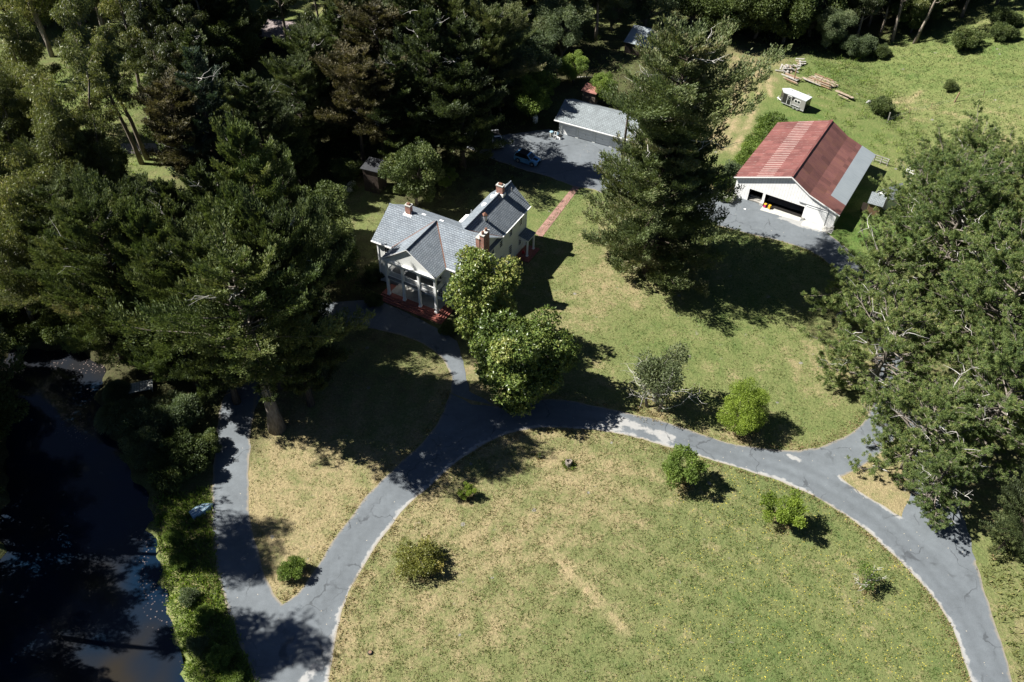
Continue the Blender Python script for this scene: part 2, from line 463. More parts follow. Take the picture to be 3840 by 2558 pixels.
def road_material(name="worn asphalt", base=(.116, .130, .142)):
    m = NT(name); w = m.coord('World')
    n1, n2, n3 = m.noise(w, .22, 4, .6), m.noise(w, 1.6, 5, .6), m.noise(w, 14, 3, .7)
    k = m.math('ADD', m.math('MULTIPLY', n1, .42), m.math('ADD', m.math('MULTIPLY', n2, .22), m.math('MULTIPLY', n3, .36)))
    c = m.mix(1.0, base, m.ramp(k, [(.32, .66), (.68, 1.34)]), 'MULTIPLY')
    tr = m.attr("track")
    c = m.mix(1.0, c, m.ramp(m.math('MULTIPLY', tr, m.ramp(n1, [(.35, .3), (.6, 1.0)])), [(0.0, 1.0), (1.0, .80)]), 'MULTIPLY')
    wear = m.attr("wear")
    wf = m.math('ADD', wear, m.math('MULTIPLY', m.math('SUBTRACT', n2, .5), .9))
    wf = m.math('ADD', wf, m.math('MULTIPLY', m.math('SUBTRACT', n1, .5), 1.7))
    c = m.mix(m.ramp(wf, [(.60, 0.0), (.80, .8)]), c, m.mix(n2, (.25, .255, .255), (.36, .35, .33)))
    # dusty brown margins
    edge = m.attr("edge")
    c = m.mix(m.ramp(m.math('ADD', edge, m.math('MULTIPLY', m.math('SUBTRACT', n2, .5), .8)), [(.55, 0.0), (.95, .75)]), c, (.24, .20, .14))
    # tar-dark cracks
    ws = m.node('ShaderNodeVectorMath', {0: w, 1: m.node('ShaderNodeVectorMath', {0: m.node('ShaderNodeTexNoise', {'Vector': w, 'Scale': .5, 'Detail': 4}).outputs['Color'], 1: (3.2, 3.2, 0)}, operation='MULTIPLY').outputs[0]}, operation='ADD').outputs[0]
    vo = m.node('ShaderNodeTexVoronoi', {'Vector': ws, 'Scale': .17}, feature='DISTANCE_TO_EDGE')
    cr = m.ramp(vo.outputs['Distance'], [(.006, 1.0), (.014, 0.0)])
    cr = m.math('MULTIPLY', cr, m.ramp(m.noise(w, .35, 2), [(.45, 0.0), (.6, .7)]))
    c = m.mix(cr, c, (.045, .05, .055))
    # fallen leaves and pale flecks
    v3 = m.node('ShaderNodeTexVoronoi', {'Vector': w, 'Scale': 1.3})
    c = m.mix(m.math('MULTIPLY', m.math('LESS_THAN', v3.outputs['Distance'], .065), .8), c, (.38, .34, .27))
    m.bump(n3, .25, .02)
    return m.done(c, .85, .25)

def sheet(name, poly, z, mat, label, cat, step=.55, worn=None, margins=None, seed=1, amp=.1, kind='structure'):
    ring = blur_poly(poly, .5, amp, seed)
    lo, hi = ring.min(0), ring.max(0)
    gx, gy = np.meshgrid(np.arange(lo[0], hi[0], step), np.arange(lo[1], hi[1], step))
    G = np.stack([gx.ravel(), gy.ravel()], -1)
    G = G[inside(G, ring)]; G = G[seg_dist(G, ring, True) > step * .45]
    pts = np.vstack([ring, G])
    n = len(ring)
    res = delaunay_2d_cdt([Vector(p) for p in pts], [], [list(range(n))], 1, 1e-5)
    V = np.array([(p[0], p[1], z) for p in res[0]])
    V[:, 2] += hill(V[:, 0], V[:, 1])
    F = np.array([f if True else f for f in res[2] if len(f) == 3])
    # all faces up
    a, b, c = V[F[:, 0]], V[F[:, 1]], V[F[:, 2]]
    flip = np.cross(b - a, c - a)[:, 2] < 0
    F[flip] = F[flip][:, ::-1]
    me = bpy.data.meshes.new(name); fast_mesh(me, V, F)
    wear = np.zeros(len(V)); edge = np.zeros(len(V))
    if worn is not None:
        for line, width in worn: wear = np.maximum(wear, np.exp(-(seg_dist(V[:, :2], line) / width) ** 2))
    d = np.full(len(V), 9.0)
    for line in (margins or []): d = np.minimum(d, seg_dist(V[:, :2], line))
    edge = np.exp(-(d / .35) ** 2)
    dS = seg_dist(V[:, :2], chaikin(ow(SOUTH), 2)); track = np.exp(-((dS - 1.55) / .42) ** 2) + np.exp(-((dS - 3.15) / .42) ** 2)
    for nm, arr in (("wear", wear), ("edge", edge), ("track", track)):
        at = me.attributes.new(nm, 'FLOAT', 'POINT'); at.data.foreach_set("value", arr.astype(np.float32))
    me.materials.append(mat)
    ob = bpy.data.objects.new(name, me); COL.objects.link(ob)
    return tag(ob, label, cat, kind=kind)

SOUTH = [(745, 1640), (757, 1568), (765, 1500), (780, 1420), (800, 1370), (830, 1310), (870, 1245), (910, 1195), (950, 1150), (1000, 1105), (1050, 1060), (1110, 1022), (1165, 997), (1230, 985), (1300, 983), (1400, 992), (1480, 1010), (1560, 1035), (1640, 1060), (1720, 1085), (1790, 1105), (1860, 1135), (1930, 1175), (1990, 1217), (2040, 1262), (2090, 1310), (2130, 1355), (2165, 1400), (2190, 1450), (2212, 1510), (2231, 1568), (2250, 1640)]
EAST = [(2349, 1640), (2329, 1568), (2295, 1449), (2261, 1355), (2243, 1288)]
ISLE_R = [(1035, 905), (1010, 970), (975, 1015), (920, 1065), (870, 1110), (820, 1170), (770, 1235), (730, 1300), (692, 1360), (648, 1388)]
ISLE_L = [(648, 1388), (625, 1360), (600, 1300), (580, 1220), (570, 1150), (572, 1080), (575, 1000), (585, 940)]
ISLE_T = [(585, 940), (600, 870), (640, 810), (700, 770), (760, 752), (820, 752), (880, 760), (940, 775), (990, 800), (1025, 830), (1038, 870), (1035, 905)]
WESTB = [(510, 920), (497, 1000), (490, 1080), (487, 1150), (488, 1220), (495, 1290), (510, 1360), (540, 1440), (585, 1568), (605, 1640)]
NORTH = [(1140, 935), (1200, 925), (1280, 917), (1380, 935), (1450, 950), (1530, 970), (1600, 995), (1680, 1020), (1760, 1032), (1840, 1036)]
GORE_L = [(1932, 1097), (1981, 1134), (2025, 1160), (2074, 1190)]
GORE_U = [(1932, 1097), (1981, 1075), (2041, 1029), (2078, 980), (2086, 900), (2076, 820), (2056, 740), (2024, 680), (1991, 625), (1955, 575), (1902, 536)]
LAWN_E = [(1840, 1036), (1890, 1028), (1930, 1010), (1960, 993), (1985, 970), (2010, 930), (2022, 880), (2012, 800), (1986, 740), (1958, 680), (1935, 640), (1912, 610), (1884, 589), (1849, 571), (1779, 550), (1701, 533), (1608, 508)]

def build_ground():
    build_terrain()
    ss = lambda l, n=2: chaikin(ow(l), n)
    S_, I_R, I_L, I_T, WB, NO, GL, GU, LE, EA = (ss(l) for l in (SOUTH, ISLE_R, ISLE_L, ISLE_T, WESTB, NORTH, GORE_L, GORE_U, LAWN_E, EAST))
    rm = road_material()
    worn = [(S_, .62), (GL, .45), (ow([(1385, 985), (1440, 970), (1480, 985), (1540, 1010)]), 1.0), (ow([(1800, 1040), (1840, 1060)]), .5), (ow([(750, 1500), (700, 1562)]), .9)]
    mar = [S_, I_R, I_L, I_T, WB, NO, GL, GU, LE, EA]
    sheet("driveway", np.vstack([S_, EA, ow([(2160, 1240)]), GL[::-1], ow([(1905, 1062)]), NO[::-1], ow([(1085, 930)]), I_R, WB[-14:]]), .012, rm, "grey worn asphalt drive curving round the big lawn", "driveway", worn=worn, margins=mar, seed=3)
    sheet("driveway", np.vstack([WB[:-2], ow([(600, 1500), (648, 1392)]), I_L, ow([(660, 800), (600, 760)])]), .016, rm, "grey asphalt drive between the pond bank and the dry grass island", "driveway", worn=[(GL, .1)], margins=mar, seed=4)
    sheet("driveway", np.vstack([ow([(520, 860), (560, 785), (630, 735), (700, 705), (770, 693), (830, 690), (880, 695), (940, 722), (1000, 752), (1050, 785), (1064, 830), (1080, 900), (1140, 935)]), I_T[::-1]]), .020, rm, "asphalt turning loop in front of the white house", "driveway", worn=[(GL, .1)], margins=mar, seed=5)
    sheet("driveway", np.vstack([LE, ow([(1560, 490), (1560, 402), (1640, 436), (1684, 449), (1740, 465), (1906, 519)]), GU[::-1]]), .008, rm, "asphalt lane passing in front of the barn", "driveway", worn=[(ow([(1800, 500), (1890, 530)]), 1.2)], margins=mar[:8] + [LE], seed=6)
    sheet("driveway", ow([(1060, 335), (1140, 368), (1210, 393), (1256, 404), (1318, 428), (1368, 437), (1400, 448), (1500, 470), (1610, 508), (1680, 466), (1620, 430), (1580, 395), (1480, 352), (1425, 336), (1285, 303), (1262, 297), (1165, 309), (1120, 318)]), .004, rm, "asphalt yard in front of the garage", "driveway", worn=[(ow([(1140, 320), (1165, 312)]), .4)], margins=[ow([(1060, 335), (1140, 368), (1210, 393), (1256, 404), (1318, 428), (1368, 437), (1400, 448)])], seed=7)
    sheet("driveway", np.vstack([GL[::-1][:1], ow([(2100, 1120), (2098, 1050), (2086, 980), (2080, 900), (2150, 900), (2172, 980), (2190, 1080), (2205, 1160), (2225, 1220), (2243, 1288), (2160, 1245)])]), .018, rm, "asphalt lane running under the pines", "driveway", worn=[(GL, .3)], margins=[], seed=8)
    sheet("road", np.vstack([ow([(-160, 560), (60, 400), (150, 388), (260, 330), (380, 330), (470, 318), (475, 340), (380, 356), (270, 352), (160, 412), (70, 426), (-150, 590)])]), .012, road_material("pale farm track", (.24, .22, .19)), "pale farm track seen between the eucalyptus trunks", "road", seed=9)
    bm = NT("red brick paving")
    br = bm.node('ShaderNodeTexBrick', {'Vector': bm.coord('World', None, (0, 0, R(62.7))), 'Color1': (.27, .135, .105, 1), 'Color2': (.20, .095, .075, 1), 'Mortar': (.24, .20, .17, 1), 'Scale': 1.0, 'Mortar Size': .012, 'Brick Width': .22, 'Row Height': .11})
    nn = bm.noise(bm.coord('World'), 1.5, 4)
    bcol = bm.mix(1.0, br.outputs[0], bm.ramp(nn, [(.3, .75), (.7, 1.25)]), 'MULTIPLY')
    bmat = bm.done(bcol, .9, .2)
    sheet("path", np.array([gp(*p)[:2] for p in [(2006, 876), (2151.7, 697), (2173.5, 704), (2031.6, 892)]]), .03, bmat, "straight red brick path from the side porch to the asphalt yard", "path", step=.6, seed=10, amp=.02)
    # concrete apron of the barn is built with the barn
    pm = NT("pond water")
    pw = pm.coord('World')
    lit = pm.ramp(pm.noise(pw, .25, 4, .6), [(.48, 0.0), (.62, 1.0)])
    vo = pm.node('ShaderNodeTexVoronoi', {'Vector': pw, 'Scale': 3.2})
    up_ = pm.math('MULTIPLY', pm.math('LESS_THAN', vo.outputs['Distance'], .22), lit)
    nearshore = pm.attr("edge")
    up_ = pm.math('MULTIPLY', up_, pm.ramp(nearshore, [(.15, 0.0), (.4, 1.0)]))
    wc = pm.mix(pm.ramp(pm.noise(pw, .07, 3), [(.42, 0.0), (.62, 1.0)]), (.004, .012, .026), (.022, .018, .012))
    pc = pm.mix(up_, wc, (.22, .17, .15))
    pm.bump(pm.noise(pw, 1.6, 4), .12, .05)
    pmat = pm.done(pc, .07, .22)
    ring = POND_W.copy()
    ob = sheet("water", ring + 0, -1.0, pmat, "dark still pond with leaves floating by the shore", "pond", step=2.0, seed=11, amp=0.0)
    d = seg_dist(np.array([v.co[:2] for v in ob.data.vertices]), np.vstack([ow([(235, 940), (232, 890), (246, 845), (225, 812), (150, 802), (60, 800), (0, 806)], -.9)]))
    d = np.minimum(d, 2.2 + 1.6 * seg_dist(np.array([v.co[:2] for v in ob.data.vertices]), ow([(345, 1140), (352, 1230), (375, 1320), (390, 1400), (410, 1480)], -.9)))
    ob.data.attributes["edge"].data.foreach_set("value", np.exp(-(d / 4.5) ** 2).astype(np.float32))
build_ground()
# ------------------------------------------------------------------ building materials
def shingle(name, c1, c2, row=.28, w=.4):
    m = NT(name); uv = m.coord('UV')
    br = m.node('ShaderNodeTexBrick', {'Vector': uv, 'Color1': (*c1, 1), 'Color2': (*c2, 1), 'Mortar': (c1[0] * .35, c1[1] * .35, c1[2] * .38, 1), 'Scale': 1.0, 'Mortar Size': .022, 'Mortar Smooth': .4, 'Bias': 0.0, 'Brick Width': w, 'Row Height': row})
    n = m.noise(m.coord(), .8, 5, .65); n2 = m.noise(m.coord(), 9, 3)
    c = m.mix(1.0, br.outputs[0], m.ramp(m.math('ADD', m.math('MULTIPLY', n, .6), m.math('MULTIPLY', n2, .4)), [(.3, .72), (.7, 1.25)]), 'MULTIPLY')
    # raised butt of every course
    sx = m.node('ShaderNodeSeparateXYZ', {'Vector': uv})
    saw = m.math('FRACT', m.math('DIVIDE', sx.outputs['Y'], row))
    m.bump(m.math('SUBTRACT', m.math('MULTIPLY', m.math('SUBTRACT', 1.0, saw), 1.0), m.math('MULTIPLY', br.outputs['Fac'], .4)), .9, .06)
    return m.done(c, .85, .2)

def siding(name, c, pitch=.16, vertical=False, var=.06, gap=.12):
    m = NT(name); uv = m.coord('UV')
    sx = m.node('ShaderNodeSeparateXYZ', {'Vector': uv})
    saw = m.math('FRACT', m.math('DIVIDE', sx.outputs['X' if vertical else 'Y'], pitch))
    n = m.noise(m.coord(), 1.3, 5, .6); n2 = m.noise(m.coord(None or 'Object', (6, 6, .6) if vertical else (.6, .6, 6)), 2.0, 3)
    k = m.ramp(m.math('ADD', m.math('MULTIPLY', n, .6), m.math('MULTIPLY', n2, .4)), [(.3, 1 - var), (.7, 1 + var * .5)])
    line = m.ramp(saw, [(0.0, .45), (gap, 1.0)])
    m.bump(saw if not vertical else line, .5, .02)
    return m.done(m.mix(1.0, m.mix(1.0, c, k, 'MULTIPLY'), line, 'MULTIPLY'), .6, .3)

def brick_mat(name="chimney brick"):
    m = NT(name)
    br = m.node('ShaderNodeTexBrick', {'Vector': m.coord('UV'), 'Color1': (.36, .12, .075, 1), 'Color2': (.25, .085, .06, 1), 'Mortar': (.38, .33, .28, 1), 'Scale': 1.0, 'Mortar Size': .012, 'Brick Width': .22, 'Row Height': .085})
    c = m.mix(1.0, br.outputs[0], m.ramp(m.noise(m.coord(), 2.0, 4), [(.3, .7), (.7, 1.25)]), 'MULTIPLY')
    m.bump(br.outputs['Fac'], -.3, .02)
    return m.done(c, .9, .2)

def rust_mat(name, streak, dark=False):
    """corrugated sheet: u runs along the ridge, v down the slope"""
    m = NT(name); uv = m.coord('UV'); sx = m.node('ShaderNodeSeparateXYZ', {'Vector': uv})
    n1, n2 = m.noise(uv, .5, 6, .72, .6), m.noise(m.coord('UV', (3.0, .35, 1)), 1.0, 5, .7)
    n3 = m.noise(m.coord('UV', (9, 1.4, 1)), 1.0, 4, .7)
    base = m.ramp(m.math('ADD', m.math('MULTIPLY', n1, .5), m.math('MULTIPLY', n2, .5)),
                  [(.3, (.098, .036, .031) if not dark else (.078, .038, .032)), (.5, (.150, .056, .050) if not dark else (.150, .064, .057)), (.68, (.190, .086, .070) if not dark else (.165, .080, .046))])
    sheetcol = m.node('ShaderNodeTexWhiteNoise', {'Vector': m.node('ShaderNodeVectorMath', {0: m.node('ShaderNodeVectorMath', {0: uv, 1: (1 / 1.1, 1 / 2.7, 1)}, operation='MULTIPLY').outputs[0]}, operation='FLOOR').outputs[0]}).outputs['Value']
    base = m.mix(1.0, base, m.ramp(sheetcol, [(0, .78), (1, 1.2)]), 'MULTIPLY')
    saw = m.math('FRACT', m.math('DIVIDE', sx.outputs['X'], .62 if streak else .95))
    ridge = m.math('LESS_THAN', saw, .20 if streak else .07)
    thr = [(.32, 0.0), (.48, .8)] if streak else [(.47, 0.0), (.62, .65)]
    fac = m.math('MULTIPLY', ridge, m.ramp(n3, thr))
    if not dark: base = m.mix(fac, base, (.50, .42, .38))
    wave = m.math('SINE', m.math('MULTIPLY', sx.outputs['X'], 2 * math.pi / .19))
    m.bump(wave, .35, .03)
    return m.done(base, .6, .35, .0)

def galv_mat(name="galvanised sheet"):
    m = NT(name); uv = m.coord('UV'); sx = m.node('ShaderNodeSeparateXYZ', {'Vector': uv})
    n = m.noise(m.coord('UV', (5, .4, 1)), 1.0, 4); n1 = m.noise(uv, .5, 4)
    c = m.mix(m.math('ADD', m.math('MULTIPLY', n, .6), m.math('MULTIPLY', n1, .4)), (.20, .235, .26), (.40, .44, .46))
    m.bump(m.math('SINE', m.math('MULTIPLY', sx.outputs['X'], 2 * math.pi / .19)), .35, .03)
    return m.done(c, .45, .4, .25)

def plank_mat(name, c, pitch=.2, vertical=False): return siding(name, c, pitch, vertical, .45, .18)

MT = {}
def setup_mats():
    MT['shingle'] = shingle("grey asphalt shingle", (.205, .232, .258), (.160, .185, .21))
    MT['shingle2'] = shingle("pale grey shingle", (.230, .258, .268), (.198, .222, .232))
    MT['white'] = simple("white paint", (.76, .77, .76), .55, .35, var=.05)
    MT['trim'] = simple("white trim paint", (.80, .80, .78), .5, .35, var=.04, scale=6)
    MT['siding'] = siding("white lap siding", (.74, .75, .72))
    MT['barnsiding'] = siding("white vertical barn boards", (.80, .80, .79), .42, True, .16, .10)
    MT['barndoor'] = siding("white barn door boards", (.78, .79, .79), .24, True, .05, .06)
    MT['brick'] = brick_mat()
    MT['brickstep'] = simple("red brick steps", (.30, .105, .080), .85, .25, var=.35, scale=5)
    MT['concrete'] = simple("pale concrete", (.40, .39, .36), .9, .2, var=.2, scale=1.5)
    MT['floorgrey'] = simple("grey painted floor boards", (.20, .21, .22), .7, .3, var=.1)
    MT['glass'] = simple("dark window glass", (.012, .016, .02), .08, .5, var=.1)
    MT['copper'] = simple("rusty brown flashing", (.15, .075, .05), .7, .3, var=.4, scale=8)
    MT['black'] = simple("black rubber", (.015, .015, .016), .7, .3)
    MT['metal'] = simple("galvanised metal", (.45, .46, .47), .4, .5, .6, var=.1)
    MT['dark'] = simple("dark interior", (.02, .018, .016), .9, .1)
    MT['rust'] = rust_mat("red rusty sheet with worn ribs", False)
    MT['ruststripe'] = rust_mat("red rusty sheet with bright ribs", True)
    MT['rustdark'] = rust_mat("purple brown rusty sheet", False, True)
    MT['galv'] = galv_mat()
    MT['logs'] = plank_mat("weathered grey boards", (.20, .165, .13), .22)
    MT['brownwood'] = plank_mat("brown boards", (.16, .10, .06), .18)
    MT['darkwood'] = plank_mat("dark old boards", (.055, .042, .034), .2, True)
    MT['rustroof'] = simple("rusty tin", (.22, .10, .08), .7, .3, var=.5, scale=2.5)
    MT['lumber'] = simple("sun bleached lumber", (.27, .215, .16), .85, .2, var=.4, scale=2)
    MT['lumber2'] = simple("grey bleached lumber", (.30, .285, .26), .85, .2, var=.35, scale=2)
    MT['lumber3'] = simple("brown lumber", (.22, .14, .09), .85, .2, var=.4, scale=2)
    MT['red'] = simple("red plastic", (.55, .02, .02), .4, .4)
    MT['yellow'] = simple("yellow plastic", (.60, .34, .03), .4, .4)
    MT['pink'] = simple("magenta plastic", (.45, .03, .12), .4, .4)
    MT['bluewhite'] = simple("bluish grey hull paint", (.22, .34, .42), .5, .4, var=.15)
setup_mats()

def window(parent, p, du, dv, w, h, nx=2, ny=4, name='window'):
    """p: centre on the wall, du: unit along the wall, dv: outward normal. frame part, pane and muntin sub-parts"""
    du, dv, up = Vector(du), Vector(dv), Vector((0, 0, 1)); p = Vector(p)
    def B(mb, a0, a1, z0, z1, d0, d1):
        c = []
        M = Matrix.Identity(4)
        pts = [p + du * a + dv * d + up * z for d in (d0, d1) for (a, z) in ((a0, z0), (a1, z0), (a1, z1), (a0, z1))]
        i = len(mb.v); mb.v += [tuple(q) for q in pts]
        for f in ((0, 3, 2, 1), (4, 5, 6, 7), (0, 1, 5, 4), (1, 2, 6, 5), (2, 3, 7, 6), (3, 0, 4, 7)): mb.f.append(tuple(i + k for k in f)); mb.m.append(0)
    f = MB(); t = .09
    B(f, -w / 2 - t, -w / 2, -h / 2 - t, h / 2 + t, -.02, .06); B(f, w / 2, w / 2 + t, -h / 2 - t, h / 2 + t, -.02, .06)
    B(f, -w / 2, w / 2, h / 2, h / 2 + t * 1.3, -.02, .06); B(f, -w / 2, w / 2, -h / 2 - t, -h / 2, -.02, .09)
    fr = f.build(name, MT['trim'], parent)
    g = MB(); B(g, -w / 2, w / 2, -h / 2, h / 2, -.02, .012); g.build('pane', MT['glass'], fr)
    q = MB(); mw = .018
    for i in range(1, nx): a = -w / 2 + w * i / nx; B(q, a - mw, a + mw, -h / 2, h / 2, .012, .032)
    for j in range(1, ny): z = -h / 2 + h * j / ny; B(q, -w / 2, w / 2, z - mw, z + mw, .013, .034)
    q.build('muntin', MT['trim'], fr)
    return fr

# ------------------------------------------------------------------ the white house
def rot_h(deg): return R(deg)      # local x = to the right along the front, local y = away
def build_house():
    H = empty('house', (-16.463, 84.77, 0), R(-27.246), "two-storey white house with grey shingle roofs and a columned front porch", "house")
    # local axes: x = v (right along the front), y = u (away from the front)
    w, oo, ZE, ZR, ur, vl, um, vw, ue, hw, o2 = 7.382, .488, 6.82, 9.785, 6.587, -3.62, 1.993, 7.695, 19.3, 3.165, .43
    vr, rear, ZF = 11.0, 2 * 6.587 - 1.993, .605
    wl, wr, wf, wb = -2.95, 10.5, 2.4, 10.8
    zs = lambda u: ZE + (u - um) * (ZR - ZE) / (ur - um)
    m = MB()
    zt = 6.72
    def wall(a, b, z0=0, z1=zt): m.poly([(a[0], a[1], z0), (b[0], b[1], z0), (b[0], b[1], z1), (a[0], a[1], z1)])
    wall((wl, wf), (wr, wf)); wall((wr, wf), (wr, wb)); wall((wl, wb), (wl, wf)); wall((vw - 2.8, wb), (wl, wb))
    for x, s in ((wl, 1), (wr, -1)):   # gable triangles
        tri = [(x, wf, zt), (x, 2 * ur - wf, zt), (x, ur, ZR - .2)]
        m.poly(tri if s < 0 else tri[::-1])
    m.build('wall', MT['siding'], H)
    m = MB()
    wL, wR, wE = vw - 2.8, 10.5, 18.75
    m.poly([(wR, wb, 0), (wR, wE, 0), (wR, wE, zt), (wR, wb, zt)]); m.poly([(wR, wE, 0), (wL, wE, 0), (wL, wE, zt), (wR, wE, zt)])
    m.poly([(wL, wE, 0), (wL, wb, 0), (wL, wb, zt), (wL, wE, zt)]); m.poly([(wR, wE, zt), (wL, wE, zt), (vw, wE, ZR - .25)])
    m.build('wing_wall', MT['siding'], H)
    # corner boards and frieze
    m = MB()
    for x, y in ((wl, wf), (wr, wf), (wr, wE), (wL, wE), (wr - .03, 10.53)):
        m = MB(); m.box((x - .09, y - .09, 0), (x + .09, y + .09, zt - .01)); m.build('corner_board', MT['trim'], H)
    T = .16
    m = MB()
    m.slab([(vl, um, ZE), (-o2, um, ZE), (w / 2, ur, ZR), (vl, ur, ZR)], T)
    m.slab([(w + o2, um, ZE), (vr, um, ZE), (vr, ur, ZR), (w / 2, ur, ZR)], T)
    m.slab([(vl, ur, ZR), (vw, ur, ZR), (vw - hw, rear, ZE), (vl, rear, ZE)], T)
    m.slab([(vw, ur, ZR), (vr, ur, ZR), (vr, rear, ZE), (vw + hw, rear, ZE)], T)
    rf = m.build('roof', [MT['shingle'], MT['trim']], H)
    m = MB(); m.tube([(vl, ur, ZR + .02), (vr, ur, ZR + .02)], [.1, .1], 6); m.build('ridge_cap', MT['shingle'], rf)
    m = MB()
    m.slab([(-o2, -oo, ZE), (w / 2, -oo, ZR), (w / 2, ur, ZR), (-o2, um, ZE)][::-1], T)
    m.slab([(w / 2, -oo, ZR), (w + o2, -oo, ZE), (w + o2, um, ZE), (w / 2, ur, ZR)], T)
    pr_ = m.build('porch_roof', [MT['shingle'], MT['trim']], H)
    m = MB()
    m.bar((-o2, um, ZE + .03), (w / 2, ur, ZR + .03), .11, .03); m.bar((w + o2, um, ZE + .03), (w / 2, ur, ZR + .03), .15, .03)
    m.bar((vw, ur + .05, ZR + .02), (vw + hw, rear, ZE + .03), .1, .03)
    m.build('valley_flashing', MT['copper'], pr_)
    m = MB(); m.tube([(w / 2, -oo, ZR + .02), (w / 2, ur, ZR + .02)], [.09, .09], 6); m.build('ridge_cap', MT['shingle'], pr_)
    m = MB()
    m.slab([(vw, ur, ZR), (vw, ue, ZR), (vw - hw, ue, ZE), (vw - hw, rear, ZE)][::-1], T)
    m.slab([(vw, ur, ZR), (vw + hw, rear, ZE), (vw + hw, ue, ZE), (vw, ue, ZR)], T)
    wr_ = m.build('wing_roof', [MT['shingle'], MT['trim']], H)
    m = MB(); m.tube([(vw, ur, ZR + .02), (vw, ue, ZR + .02)], [.1, .1], 6); m.build('ridge_cap', MT['shingle'], wr_)
    m = MB()   # eaves gutters
    for a, c in (((w + o2 + .1, um - .06), (vr, um - .06)), ((vl, um - .06), (-o2 - .1, um - .06)), ((vw + hw + .06, rear + .1), (vw + hw + .06, ue))):
        m = MB(); m.bar((*a, ZE - .08), (*c, ZE - .08), .11, .12); m.build('gutter', MT['trim'], H)
    # pediment and entablature
    m = MB()
    m.slab([(0.02, -.22, ZE - .12), (w - .02, -.22, ZE - .12), (w / 2, -.22, ZR - .42)], .12, 0, 0, (0, 1, 0))
    m.build('pediment', MT['siding'], H)
    m = MB()
    m.box((-.25, -.3, 6.22), (w + .25, .22, 6.66)); m.box((-.25, .22, 6.22), (.2, wf, 6.66)); m.box((w - .2, .22, 6.22), (w + .25, wf, 6.66))
    m.box((-o2, -oo, 6.66), (w + o2, -.1, 6.78))
    m.box((.2, .22, 6.5), (w - .2, wf - .02, 6.6))
    m.build('cornice', MT['trim'], H)
    for i in range(4):
        x = w * i / 3; m = MB()
        m.box((x - .2, -.2, ZF), (x + .2, .2, ZF + .25)); m.box((x - .15, -.15, ZF + .25), (x + .15, .15, 5.98)); m.box((x - .2, -.2, 5.98), (x + .2, .2, 6.22))
        m.build('column', MT['trim'], H)
    m = MB(); m.box((-.05, -.13, 3.5), (w + .05, .12, 3.82)); m.box((-.05, .12, 3.62), (w + .05, wf, 3.80)); m.build('balcony_floor', MT['floorgrey'], H)
    def rail(a, b, n):
        m = MB(); a, b = Vector(a), Vector(b)
        m.bar(a + Vector((0, 0, .92)), b + Vector((0, 0, .92)), .11, .07); m.bar(a + Vector((0, 0, .12)), b + Vector((0, 0, .12)), .09, .06)
        for k in range(1, n): p = a + (b - a) * k / n; m.bar(p + Vector((0, 0, .14)), p + Vector((0, 0, .9)), .045, .045)
        m.build('railing', MT['trim'], H)
    for i in range(3): rail((w * i / 3 + .16, 0, 3.82), (w * (i + 1) / 3 - .16, 0, 3.82), 15)
    rail((0, .16, 3.82), (0, wf - .03, 3.82), 13); rail((w, .16, 3.82), (w, wf - .03, 3.82), 13)
    m = MB(); m.box((-.1, .4, .1), (w + .1, wf, ZF + .012)); m.build('porch_floor', MT['concrete'], H)
    m = MB()
    for k in range(4):
        z1 = ZF - .15 * k; e = .28 * k
        m.box((-1.0 - e * .25, -.30 - e, -.05), (w + .5 + e, 1.9, z1))
    m.build('steps', MT['brickstep'], H)
    # windows and doors
    X, Y = (1, 0, 0), (0, -1, 0)
    for x in (8.6,): window(H, (x, wf, 5.25), X, Y, .85, 1.55, 3, 4); window(H, (x, wf, 1.9), X, Y, .85, 1.6, 3, 4)
    for x, z in ((-1.45, 5.3), (-1.45, 1.9), (1.1, 5.1), (6.4, 5.1), (1.1, 1.95), (6.4, 1.95)): window(H, (x, wf, z), X, Y, .85, 1.6, 3, 4)
    for z, nm in ((4.95, 'balcony_door'), (1.75, 'front_door')):
        m = MB(); m.box((w / 2 - .6, wf - .05, z - 1.12), (w / 2 + .6, wf + .0, z + 1.1), 0, Matrix.Translation((0, -.02, 0))); d = m.build(nm, MT['trim'], H)
        m = MB(); m.box((w / 2 - .45, wf - .09, z - 1.05), (w / 2 + .45, wf - .072, z + .9)); m.build('pane', MT['glass'], d)
    U, N = (0, 1, 0), (1, 0, 0)
    for y, z, h in ((17.1, 5.5, 1.2), (14.2, 5.55, 1.3), (11.5, 5.5, 1.3), (14.2, 2.5, 1.5), (17.0, 2.2, 1.3), (11.5, 2.4, 1.5), (3.6, 5.4, 1.4), (9.2, 5.4, 1.4), (9.2, 2.2, 1.5)): window(H, (wr, y, z), U, N, .7, h, 2, 4)
    window(H, (vw, 18.75, 5.3), (-1, 0, 0), (0, 1, 0), .8, 1.4); window(H, (vw, 18.75, 2.2), (-1, 0, 0), (0, 1, 0), .8, 1.4)
    for y in (4.0, 8.5): window(H, (wl, y, 5.2), (0, -1, 0), (-1, 0, 0), .8, 1.4); window(H, (wl, y, 2.0), (0, -1, 0), (-1, 0, 0), .8, 1.5)
    # gable return (little pent roof) on the right gable
    m = MB(); m.slab([(wr, wf - .2, 6.95), (wr + .5, wf - .2, 6.72), (wr + .5, rear - .1, 6.72), (wr, rear - .1, 6.95)], .1); m.build('pent_roof', [MT['shingle'], MT['trim']], H)
